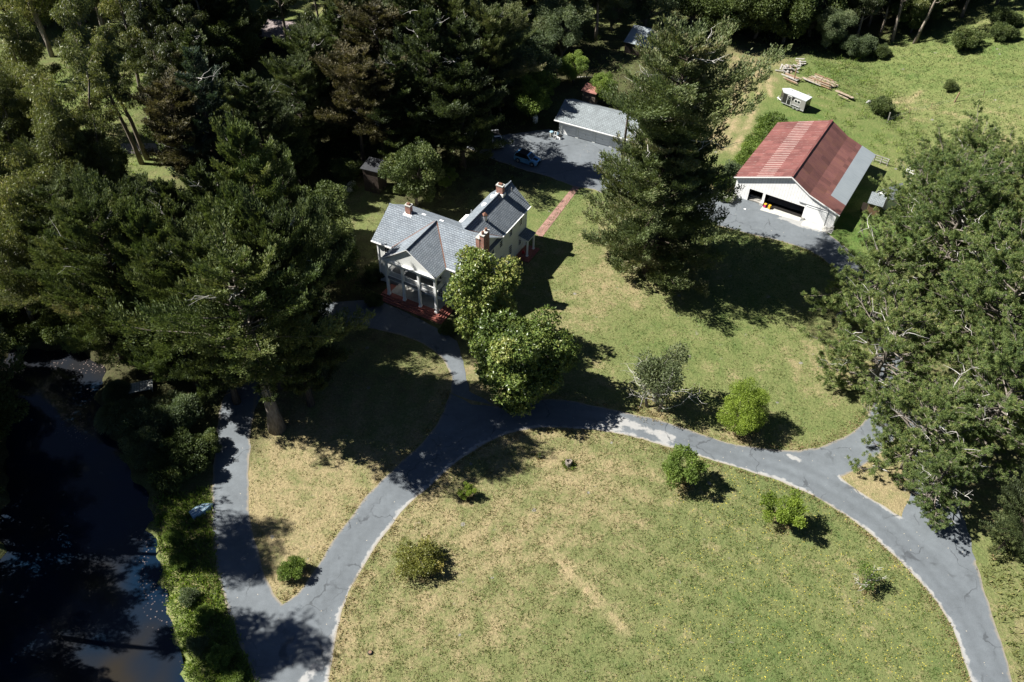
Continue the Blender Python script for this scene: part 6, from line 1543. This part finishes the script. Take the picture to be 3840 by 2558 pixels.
    f.add(np.column_stack([Q, np.zeros(n * k)]), np.column_stack([r.normal(0, .6, (n * k, 2)), np.ones(n * k)]), .26 * r.uniform(.5, 1.3, n * k), .07, np.clip(r.normal(.5, .25, n * k), 0, 1))
    ob = bpy.data.objects.new('edge_grass', f.mesh('edge_grass', LEAF['straw'])); COL.objects.link(ob)
    tag(ob, "dry grass tufts fringing the edges of the asphalt", "grass", kind='stuff')

def lawn_tufts():
    r = np.random.default_rng(303)
    lawns = [(np.vstack([chaikin(ow(SOUTH), 2), ow([(1600, 1700)])]), 30000), (np.vstack([chaikin(ow(ISLE_R), 2), chaikin(ow(ISLE_L), 2), chaikin(ow(ISLE_T), 2)]), 5000),
             (np.vstack([chaikin(ow(NORTH), 2), chaikin(ow(LAWN_E), 2), ow([(1400, 455), (1320, 432), (1180, 600), (1180, 700), (1100, 860)])]), 18000)]
    f = Foliage(19); k = 3
    for poly, n in lawns:
        P = r.uniform(poly.min(0), poly.max(0), (n * 2, 2)); P = P[inside(P, poly)]
        P = P[seg_dist(P, poly, True) > .15]
        clump = np.sin(P[:, 0] * 1.7 + 2 * np.sin(P[:, 1] * .6)) * np.sin(P[:, 1] * 1.9 + 2 * np.sin(P[:, 0] * .5)) + r.normal(0, .6, len(P))
        P = P[clump > -.1]; P = P[seg_dist(P, BARES[0]) > .3]; n = len(P)
        z = zone_values(P); dry = z[:, 0] + r.normal(0, .22, n)
        Q = np.repeat(P, k, 0) + r.normal(0, .07, (n * k, 2))
        f.add(np.column_stack([Q, np.zeros(n * k)]), np.column_stack([r.normal(0, .9, (n * k, 2)), np.ones(n * k)]), .15 * r.uniform(.5, 1.5, n * k), .065 * r.uniform(.6, 1.4, n * k), np.clip(np.repeat(dry, k) * .95 + r.normal(0, .08, n * k), 0, 1))
    ob = bpy.data.objects.new('lawn_grass', f.mesh('lawn_grass', LEAF['lawn'])); COL.objects.link(ob)
    tag(ob, "short mixed green and dry grass tufts of the lawns", "grass", kind='stuff')
scatter()
lawn_tufts()
# ------------------------------------------------------------------ vehicles and small things
def wheel(parent, x, y, r, w, hub='metal'):
    m = MB(); m.tube([(x, y - w / 2, r), (x, y + w / 2, r)], [r, r], 18); t = m.build('wheel', MT['black'], parent)
    m = MB(); m.tube([(x, y - w / 2 - .012, r), (x, y + w / 2 + .012, r)], [r * .62, r * .62], 14); m.build('rim', MT[hub], t)

def loft(mb, sections, m=0):
    """sections: lists of (x, y, z) rings with equal count, joined and capped"""
    k = len(sections[0]); i0 = len(mb.v)
    for s_ in sections: mb.v += [tuple(p) for p in s_]
    for a in range(len(sections) - 1):
        for j in range(k):
            mb.f.append((i0 + a * k + j, i0 + a * k + (j + 1) % k, i0 + (a + 1) * k + (j + 1) % k, i0 + (a + 1) * k + j)); mb.m.append(m)
    mb.f.append(tuple(i0 + j for j in reversed(range(k)))); mb.m.append(m)
    mb.f.append(tuple(i0 + (len(sections) - 1) * k + j for j in range(k))); mb.m.append(m)

def make_car(loc, rz, paint, roofm, label, name='parked_car', stripe=True):
    e = empty(name, loc, rz, label, 'car')
    # x forward, length 4.25, width 1.8
    def ring(x, z0, z1, w0, w1): return [(x, -w0, z0), (x, -w0 * 1.0, (z0 + z1) * .5), (x, -w1, z1), (x, w1, z1), (x, w0 * 1.0, (z0 + z1) * .5), (x, w0, z0)]
    m = MB(); loft(m, [ring(-2.10, .45, .85, .80, .76), ring(-1.98, .28, 1.02, .88, .84), ring(-1.0, .25, 1.05, .90, .86), ring(.55, .25, 1.05, .90, .86), ring(1.05, .25, 1.03, .90, .82), ring(1.85, .28, .96, .88, .74), ring(2.10, .42, .86, .80, .66)])
    m.build('body', paint, e)
    m = MB(); loft(m, [[(-2.0, -.80, 1.03), (-1.72, -.66, 1.60), (-1.72, .66, 1.60), (-2.0, .80, 1.03)], [(-1.3, -.84, 1.04), (-1.3, -.70, 1.66), (-1.3, .70, 1.66), (-1.3, .84, 1.04)], [(.2, -.84, 1.04), (.2, -.70, 1.66), (.2, .70, 1.66), (.2, .84, 1.04)], [(1.02, -.80, 1.03), (.42, -.66, 1.60), (.42, .66, 1.60), (1.02, .80, 1.03)]])
    cb = m.build('cabin_glass', MT['glass'], e)
    m = MB(); m.slab([(-1.42, -.70, 1.70), (.22, -.70, 1.70), (.22, .70, 1.70), (-1.42, .70, 1.70)], .05, 0, 0); m.build('roof', roofm, e)
    m = MB(); m.slab([(.22, -.70, 1.70), (.44, -.66, 1.63), (.44, .66, 1.63), (.22, .70, 1.70)], .05, 0, 0)
    for s in (-1, 1): m.bar((.42, .68 * s, 1.62), (1.03, .81 * s, 1.05), .09, .06)
    m.build('windscreen_frame', paint, e)
    m = MB(); m.slab([(-1.76, -.66, 1.64), (-1.42, -.70, 1.70), (-1.42, .70, 1.70), (-1.76, .66, 1.64)], .05, 0, 0)
    for s in (-1, 1): m.bar((-1.74, .67 * s, 1.62), (-2.0, .81 * s, 1.05), .14, .06)
    m.build('tailgate_frame', paint, e)
    for s in (-1, 1):
        pass
    for s in (-1, 1):
        for x0, x1 in ((-.85, .02), (.08, .85)):
            m = MB(); m.box((x0, .885 * s - .02, .36), (x1, .885 * s + .02, 1.0)); d = m.build('door', paint, e)
            m = MB(); m.box((x0 + .06, .91 * s - .012, .86), (x0 + .24, .91 * s + .012, .90)); m.build('handle', MT['black'], d)
        m = MB(); m.box((.72, .86 * s - .02 if s > 0 else -1.02, 1.02), (.86, 1.02 if s > 0 else -.84, 1.17)); m.build('mirror', MT['black'], e)
        m = MB(); m.lathe([(.11, -.02), (.11, .03)], 12); o_ = m.build('headlight', MT['trim'], e); o_.location = (2.06, .58 * s, .74); o_.rotation_euler = (0, R(78), 0)
        m = MB(); m.box((-2.12, .55 * s - .12, .68), (-2.04, .55 * s + .12, .92)); m.build('tail_light', MT['red'], e)
        for x in (-1.28, 1.3):
            wheel(e, x, .80 * s, .345, .23)
            m = MB(); pts = [(x + .44 * math.cos(a), .905 * s, .345 + .44 * math.sin(a)) for a in [math.pi * k / 8 for k in range(9)]]; m.tube(pts, [.05] * 9, 6); m.build('wheel_arch', MT['black'], e)
    if stripe:
        m = MB(); m.slab([(1.08, -.32, 1.045), (1.85, -.30, .985), (1.85, .30, .985), (1.08, .32, 1.045)], .02, 0, 0); m.build('hood_decal', MT['black'], e)
    m = MB(); m.box((2.02, -.45, .56), (2.125, .45, .80)); m.build('grille', MT['black'], e)
    m = MB(); m.box((2.0, -.78, .36), (2.17, .78, .52)); m.build('bumper', MT['black'], e)
    return e

def build_trailer():
    e = empty('horse_trailer', (49.55, 139.85, 0), math.atan2(.686, -.728), "silver horse trailer with a black front half parked in the grass by the lumber", "trailer")
    L, Wd, z0, z1 = 4.6, 2.0, .42, 2.35
    silver = simple("brushed silver panels", (.25, .245, .235), .45, .5, .2, var=.06)
    blackp = simple("gloss black panels", (.018, .018, .02), .25, .5)
    # x forward; near side is +y
    m = MB(); m.slab([(-L / 2, -Wd / 2, z1), (L / 2 - .15, -Wd / 2, z1), (L / 2 + .75, 0, z1), (L / 2 - .15, Wd / 2, z1), (-L / 2, Wd / 2, z1)], z1 - z0, 0, 0); m.build('body', silver, e)
    m = MB(); m.slab([(-L / 2 - .05, -Wd / 2 - .05, z1 + .08), (L / 2 - .12, -Wd / 2 - .05, z1 + .08), (L / 2 + .82, 0, z1 + .08), (L / 2 - .12, Wd / 2 + .05, z1 + .08), (-L / 2 - .05, Wd / 2 + .05, z1 + .08)], .16, 0, 0); rf = m.build('roof', simple("pale grey trailer roof", (.44, .46, .48), .5, .4, var=.06), e)
    for x, y in ((1.6, -.4), (.3, .1), (.1, -.5)): m = MB(); m.box((x - .2, y - .17, z1 + .08), (x + .2, y + .17, z1 + .19)); m.build('roof_vent', MT['trim'], rf)
    for s in (1, -1):
        y = s * (Wd / 2 + .004)
        m = MB(); p = [(L / 2 - .17, y, z0 + .03), (L / 2 - .17, y, z1 - .1), (-.35, y, z1 - .1), (.95, y, z0 + .03)]
        m.slab(p if s > 0 else p[::-1], .02, 0, 0, (0, -s, 0)); m.build('black_panel', blackp, e)
    m = MB(); p = [(L / 2 - .13, Wd / 2 + .006, z0 + .03), (L / 2 + .77, .008, z0 + .03), (L / 2 + .77, .008, z1 - .1), (L / 2 - .13, Wd / 2 + .006, z1 - .1)]; m.slab(p[::-1], .02, 0, 0, (-.6, -.6, 0)); m.slab([(L / 2 + .77, -.008, z0 + .03), (L / 2 - .13, -Wd / 2 - .006, z0 + .03), (L / 2 - .13, -Wd / 2 - .006, z1 - .1), (L / 2 + .77, -.008, z1 - .1)][::-1], .02, 0, 0, (-.6, .6, 0)); m.build('nose_panel', blackp, e)
    y = Wd / 2 + .03
    m = MB(); m.box((.45, y - .02, z0 + .08), (1.2, y, z1 - .25)); d = m.build('door', blackp, e)
    m = MB()
    for a, b_ in (((.43, z0 + .06), (.43, z1 - .22)), ((1.22, z0 + .06), (1.22, z1 - .22)), ((.43, z1 - .22), (1.22, z1 - .22))): m.bar((a[0], y, a[1]), (b_[0], y, b_[1]), .05, .05)
    m.build('door_frame', MT['trim'], d)
    m = MB(); m.box((.6, y, 1.45), (1.05, y + .015, 1.95)); m.build('door_window', MT['metal'], d)
    m = MB(); m.box((.66, y + .015, 1.5), (.99, y + .025, 1.9)); m.build('pane', MT['glass'], d)
    m = MB(); m.box((-1.35, y - .02, 1.35), (-.15, y, 1.95)); w = m.build('window', MT['trim'], e)
    for k in range(2): m = MB(); m.box((-1.28 + .57 * k, y, 1.42), (-.79 + .57 * k, y + .012, 1.88)); m.build('pane', MT['glass'], w)
    m = MB(); m.bar((-L / 2, Wd / 2 + .03, z0), (L / 2 - .15, Wd / 2 + .03, z0), .08, .14); m.bar((-L / 2, -Wd / 2 - .03, z0), (L / 2 - .15, -Wd / 2 - .03, z0), .08, .14); m.build('skirt_rail', MT['metal'], e)
    for s in (1, -1):
        m = MB(); yy = s * (Wd / 2 + .02); pts = [(-1.55, yy, .5), (-1.4, yy, .82), (.1, yy, .82), (.25, yy, .5)]
        for a, b_ in zip(pts, pts[1:]): m.bar(a, b_, .26, .05)
        m.build('fender', MT['metal'], e)
        for x in (-1.05, -.3): wheel(e, x, s * (Wd / 2 - .06), .33, .2)
    m = MB(); m.bar((L / 2 - .3, .7, .42), (L / 2 + 1.35, 0, .42), .09); m.bar((L / 2 - .3, -.7, .42), (L / 2 + 1.35, 0, .42), .09); m.tube([(L / 2 + 1.1, 0, .02), (L / 2 + 1.1, 0, .8)], [.05, .05], 8); m.build('tongue', MT['trim'], e)
    m = MB(); m.box((-L / 2 - .04, -.92, .5), (-L / 2 - .005, .92, 1.35)); m.build('rear_ramp', blackp, e)
    m = MB(); m.box((-L / 2 - .035, -.92, 1.4), (-L / 2 - .005, .92, 2.2)); m.build('rear_door', blackp, e)

def zt(x, y): return (2880 + x / 5.885) / S_O, (220 + y / 5.885) / S_O
def build_lumber():
    rnd = random.Random(12)
    G1 = "long boards lying in the grass behind the trailer"
    beams = []
    def run(x0, y0, x1, y1, n, dx, dy, wid, lab):
        for k in range(n):
            f0, f1 = rnd.uniform(0, .25), rnd.uniform(.75, 1)
            a = (x0 + (x1 - x0) * f0 + dx * k, y0 + (y1 - y0) * f0 + dy * k); c = (x0 + (x1 - x0) * f1 + dx * k, y0 + (y1 - y0) * f1 + dy * k)
            beams.append((a, c, wid * rnd.uniform(.7, 1.3), rnd.uniform(.06, .4), lab))
    L1, L2, L3 = "weathered long board in the main stack behind the trailer", "weathered board at the left end of the lumber rows", "weathered board at the right end of the lumber rows"
    run(830, 500, 1420, 720, 13, 12, -11, .26, L1); run(700, 430, 1150, 590, 5, 14, 16, .24, L1); run(940, 440, 1520, 670, 4, 10, -6, .26, L1)
    run(250, 425, 640, 575, 8, 14, -9, .26, L2); run(300, 470, 660, 610, 3, 6, 8, .22, L2)
    run(1400, 740, 1900, 960, 3, 14, -12, .42, L3); run(1470, 830, 1760, 945, 2, 4, 10, .24, L3)
    for a, c, w, z, lab in beams:
        p, q = og(*zt(*a)), og(*zt(*c)); z += .25; p[2] += z; q[2] += z * rnd.uniform(.6, 1.1)
        m = MB(); c0 = Vector((p + q) / 2); m.bar(Vector(p) - c0, Vector(q) - c0, w, .09)
        m.build('board', MT[rnd.choice(['lumber', 'lumber2', 'lumber', 'lumber3'])], None, False, c0, label=lab, cat='board', group=G1)
    for k in range(46):     # heap of broken boards and rubble
        u, v = rnd.gauss(0, .5), rnd.gauss(0, .5)
        x, y = (430 + 230 * u, 235 + 95 * v) if k < 34 else (700 + 70 * u, 140 + 45 * v)
        p = og(*zt(x, y)); m = MB(); l = rnd.uniform(.5, 1.9)
        m.box((-l / 2, -.14, -.06), (l / 2, .14, .06)); ob = m.build('broken_board', MT[rnd.choice(['lumber2', 'lumber2', 'lumber'])], None, False, Vector(p) + Vector((0, 0, rnd.uniform(.12, .6))), rnd.uniform(0, 3.1), label="pale broken board in the heap above the lumber rows", cat='board', group="broken boards in the heap")
        ob.rotation_euler = (rnd.uniform(-.3, .3), rnd.uniform(-.35, .35), ob.rotation_euler[2])
    p = og(*zt(570, 510)); m = MB(); m.bar((0, 0, -.2), (-.15, .1, 2.6), .2, .2); m.build('post', MT['lumber3'], None, False, p, label="leaning wooden post standing up out of the lumber rows", cat='post')
    p = og(*zt(1395, 710)); m = MB(); m.tube([(-.5, 0, .45), (-.3, 0, .7), (.1, 0, .75), (.4, 0, .5)], [.07] * 4, 8); m.build('drain_pipe', MT['black'], None, True, p, label="short black bent pipe at the end of the long boards", cat='pipe')

def post(x, y, h, w, mat, label, lean=(0, 0), name='fence_post', group=None):
    p = og(x, y); m = MB(); m.bar((0, 0, -.2), (lean[0], lean[1], h), w, w)
    return m.build(name, MT[mat], None, False, p, label=label, cat='post', group=group)

def build_small():
    blue = simple("silver blue car paint with shade tint", (.14, .36, .60), .3, .5, .1, var=.03)  # silver blue paint, its colour made bluer to carry the yard's shade tint
    white = simple("white car paint", (.72, .73, .74), .3, .5, var=.03)
    make_car((1.62, 118.95, .006), math.atan2(-.47, .883), blue, MT['black'], "small pale blue car with black roof and hood stripe on the shaded yard")
    make_car((-7.0, 124.6, .006), R(-20), white, white, "white car parked under the dark cypresses, further left of two", stripe=False)
    make_car((-3.6, 124.2, .006), R(-75), white, MT['black'], "white car with dark roof parked at the yard's left end under the cypresses", stripe=False)
    build_trailer(); build_lumber()
    # hill posts and wire fence
    e = empty('wire_fence', og(2194, 235), 0, "wire fence with a few leaning posts crossing the hill slope", "fence")
    pts = [(2040, 282), (2090, 262), (2140, 250), (2194, 235), (2260, 222), (2354, 205)]
    W = [og(*p) for p in pts]; O = W[3]
    for k, p in enumerate(W):
        h = 1.9 if k in (0, 3) else 1.1; m = MB(); d = Vector(p - O); m.bar(d + Vector((0, 0, -.2)), d + Vector((.25 if k == 3 else -.12, .05, h)), .17 if k in (0, 3) else .08, None, 0); m.build('post', MT['lumber3' if k else 'lumber2'], e)
    m = MB()
    for h in (.5, .85):
        for a, c in zip(W, W[1:]): m.bar(Vector(a - O) + Vector((0, 0, h)), Vector(c - O) + Vector((0, 0, h)), .012)
    m.build('wire', MT['metal'], e)
    post(2036, 268, 1.9, .16, 'lumber2', "pale leaning post beside the round shrub at the foot of the hill", (-.5, .2))
    # rails by the barn
    def rails(name, a, c, n, h, mat, label, cat, levels):
        A_, C_ = og(*a), og(*c); e = empty(name, A_, 0, label, cat)
        for k in range(n):
            p = A_ + (C_ - A_) * k / (n - 1) - A_; m = MB(); m.bar(Vector(p) + Vector((0, 0, -.1)), Vector(p) + Vector((0, 0, h)), .12); m.build('post', MT[mat], e)
        for lv in levels: m = MB(); d = Vector(C_ - A_); m.bar((0, 0, lv), d + Vector((0, 0, lv)), .05, .14); m.build('rail', MT[mat], e)
    zs_ = lambda x, y: ((3180 + x / 5.227) / S_O, (560 + y / 5.227) / S_O)
    rails('rail_fence', zs_(500, 240), zs_(760, 330), 3, 1.3, 'lumber2', "weathered grey rail fence running off the barn's back right corner", 'fence', (.45, .85, 1.25))
    rails('white_fence', zs_(1130, 470), zs_(1270, 520), 3, 1.25, 'trim', "white rail fence glimpsed between the pine crowns", 'fence', (.4, .8, 1.2))
    rails('white_fence', zs_(1270, 520), zs_(1330, 440), 3, 1.25, 'trim', "short return of the white rail fence towards the hill", 'fence', (.4, .8, 1.2))
    # utility pole by the garage
    e = empty('utility_pole', (17.3, 121.6, 0), 0, "dark wooden utility pole at the garage's front beside the huge cypress", 'pole')
    m = MB(); m.tube([(0, 0, -.2), (.05, .05, 10.8)], [.22, .16], 10); m.build('pole', BARK['bark_dark'], e, True)
    m = MB(); m.lathe([(.15, 0), (.22, .08), (.15, .3), (.05, .35)], 10, 0, (.05, .05, 10.8)); m.build('cap', MT['metal'], e)
    # boat, platform, stump
    e = empty('rowing_boat', (-31.75, 50.35, 0), math.atan2(1.45, 1.65), "small pale blue-grey boat lying upside down beside the left lane", 'boat')
    m = MB()
    sec = []
    for x, w, z, k in ((-1.15, .55, .40, .8), (-.4, .64, .46, .8), (.4, .56, .45, .75), (.9, .34, .36, .6), (1.3, .05, .2, .5)): sec.append([(x, -w, .04), (x, -w * k, z), (x, 0, z + .05), (x, w * k, z), (x, w, .04)])
    loft(m, sec); m.build('hull', MT['bluewhite'], e)
    m = MB(); m.bar((-1.1, 0, .48), (.9, 0, .45), .05, .06); m.bar((-1.1, -.3, .46), (.5, -.28, .47), .03, .04); m.bar((-1.1, .3, .46), (.5, .28, .47), .03, .04); m.build('keel', MT['trim'], e)
    m = MB(); m.tube([(-1.15, -.56, .04), (-.4, -.65, .04), (.4, -.57, .04), (.9, -.35, .04), (1.31, 0, .05), (.9, .35, .04), (.4, .57, .04), (-.4, .65, .04), (-1.15, .56, .04)], [.035] * 9, 6); m.build('gunwale', MT['metal'], e)
    e = empty('platform', tuple(o(325, 890, .3)[:2]) + (.0,), R(18), "pale slatted wooden platform half hidden by reeds at the pond edge", 'platform')
    m = MB()
    for k in range(9): m.box((-1.35 + .3 * k, -.8, .42), (-1.09 + .3 * k, .8, .48))
    m.build('deck', simple("flaking white boards", (.55, .56, .52), .8, .2, var=.3, scale=3), e)
    for x, y in ((-1.2, -.7), (1.2, -.7), (-1.2, .7), (1.2, .7)): m = MB(); m.bar((x, y, -.4), (x, y, .42), .12); m.build('leg', MT['lumber2'], e)
    e = empty('tree_stump', og(1307, 1068), 0, "weathered grey tree stump with a hollow top on the inner lawn", 'stump')
    m = MB(); rr = random.Random(3); n = 14
    prof = [(.50, -.05), (.40, .12), (.36, .55), (.34, .62), (.22, .60), (.18, .40)]
    for r_, z in prof:
        for j in range(n): a = 6.283 * j / n; q = r_ * (1 + .14 * math.sin(3 * a) + rr.uniform(-.05, .05)); m.v.append((q * math.cos(a), q * math.sin(a), z + (rr.uniform(-.04, .06) if z > .3 else 0)))
    for i in range(len(prof) - 1):
        for j in range(n): m.f.append((i * n + j, i * n + (j + 1) % n, (i + 1) * n + (j + 1) % n, (i + 1) * n + j)); m.m.append(0)
    m.f.append(tuple((len(prof) - 1) * n + j for j in range(n))); m.m.append(0)
    m.build('trunk', BARK['bark_grey'], e)
    f = Foliage(17); k = 160; a = f.r.uniform(0, 6.28, k); rad = f.r.uniform(.3, .75, k)
    f.add(np.stack([np.cos(a) * rad, np.sin(a) * rad - .15, f.r.uniform(0, .15, k)], 1), np.stack([np.cos(a) * .4, np.sin(a) * .4, np.ones(k)], 1) + f.r.normal(0, .3, (k, 3)), .3, .1, f.r.uniform(.3, .7, k))
    ob = bpy.data.objects.new('sprouts', f.mesh('sprouts', LEAF['light'])); COL.objects.link(ob); ob.parent = e
    e = empty('sprinkler_box', og(851, 1501), 0, "small dark round valve cover at the bottom left of the inner lawn", 'valve cover')
    m = MB(); m.lathe([(.24, -.02), (.24, .12), (.2, .16)], 14); m.build('body', MT['black'], e); m = MB(); m.lathe([(.16, .16), (.15, .2)], 12); m.build('lid', MT['lumber3'], e)
    # fallen sticks by the gore and pale stone on the bank
    for x, y, l, rz, lab in ((2025, 1078, 1.8, 2.6, "bleached fallen branch on the dry grass gore"), (1352, 178, 4.0, .1, "pale fallen pole in the shade above the board shed")):
        m = MB(); m.tube([(-l / 2, 0, .08), (-l / 6, .06, .12), (l / 4, -.05, .1), (l / 2, .08, .06)], [.07, .06, .05, .03], 6); m.build('fallen_branch', BARK['twig'], None, True, og(x, y), rz, label=lab, cat='branch')
    bm = bmesh.new(); bmesh.ops.create_icosphere(bm, subdivisions=3, radius=.8); rr = np.random.default_rng(4)
    for v in bm.verts: v.co *= 1 + .12 * math.sin(3 * v.co.x + 1) + .1 * math.cos(4 * v.co.y); v.co.z *= .6
    me = bpy.data.meshes.new('boulder'); bm.to_mesh(me); bm.free(); me.materials.append(simple("grey stone", (.24, .235, .23), .9, .2, var=.3, scale=3))
    for x, y, s, lab in ((1936, 728, 1.0, "grey boulder at the lawn's right edge under the pine"), (1998, 236, .8, "pale boulder near the round shrub behind the barn")):
        ob = bpy.data.objects.new('boulder', me); COL.objects.link(ob); ob.location = og(x, y); ob.scale = (s, s, s); tag(ob, lab, 'boulder')
build_small()
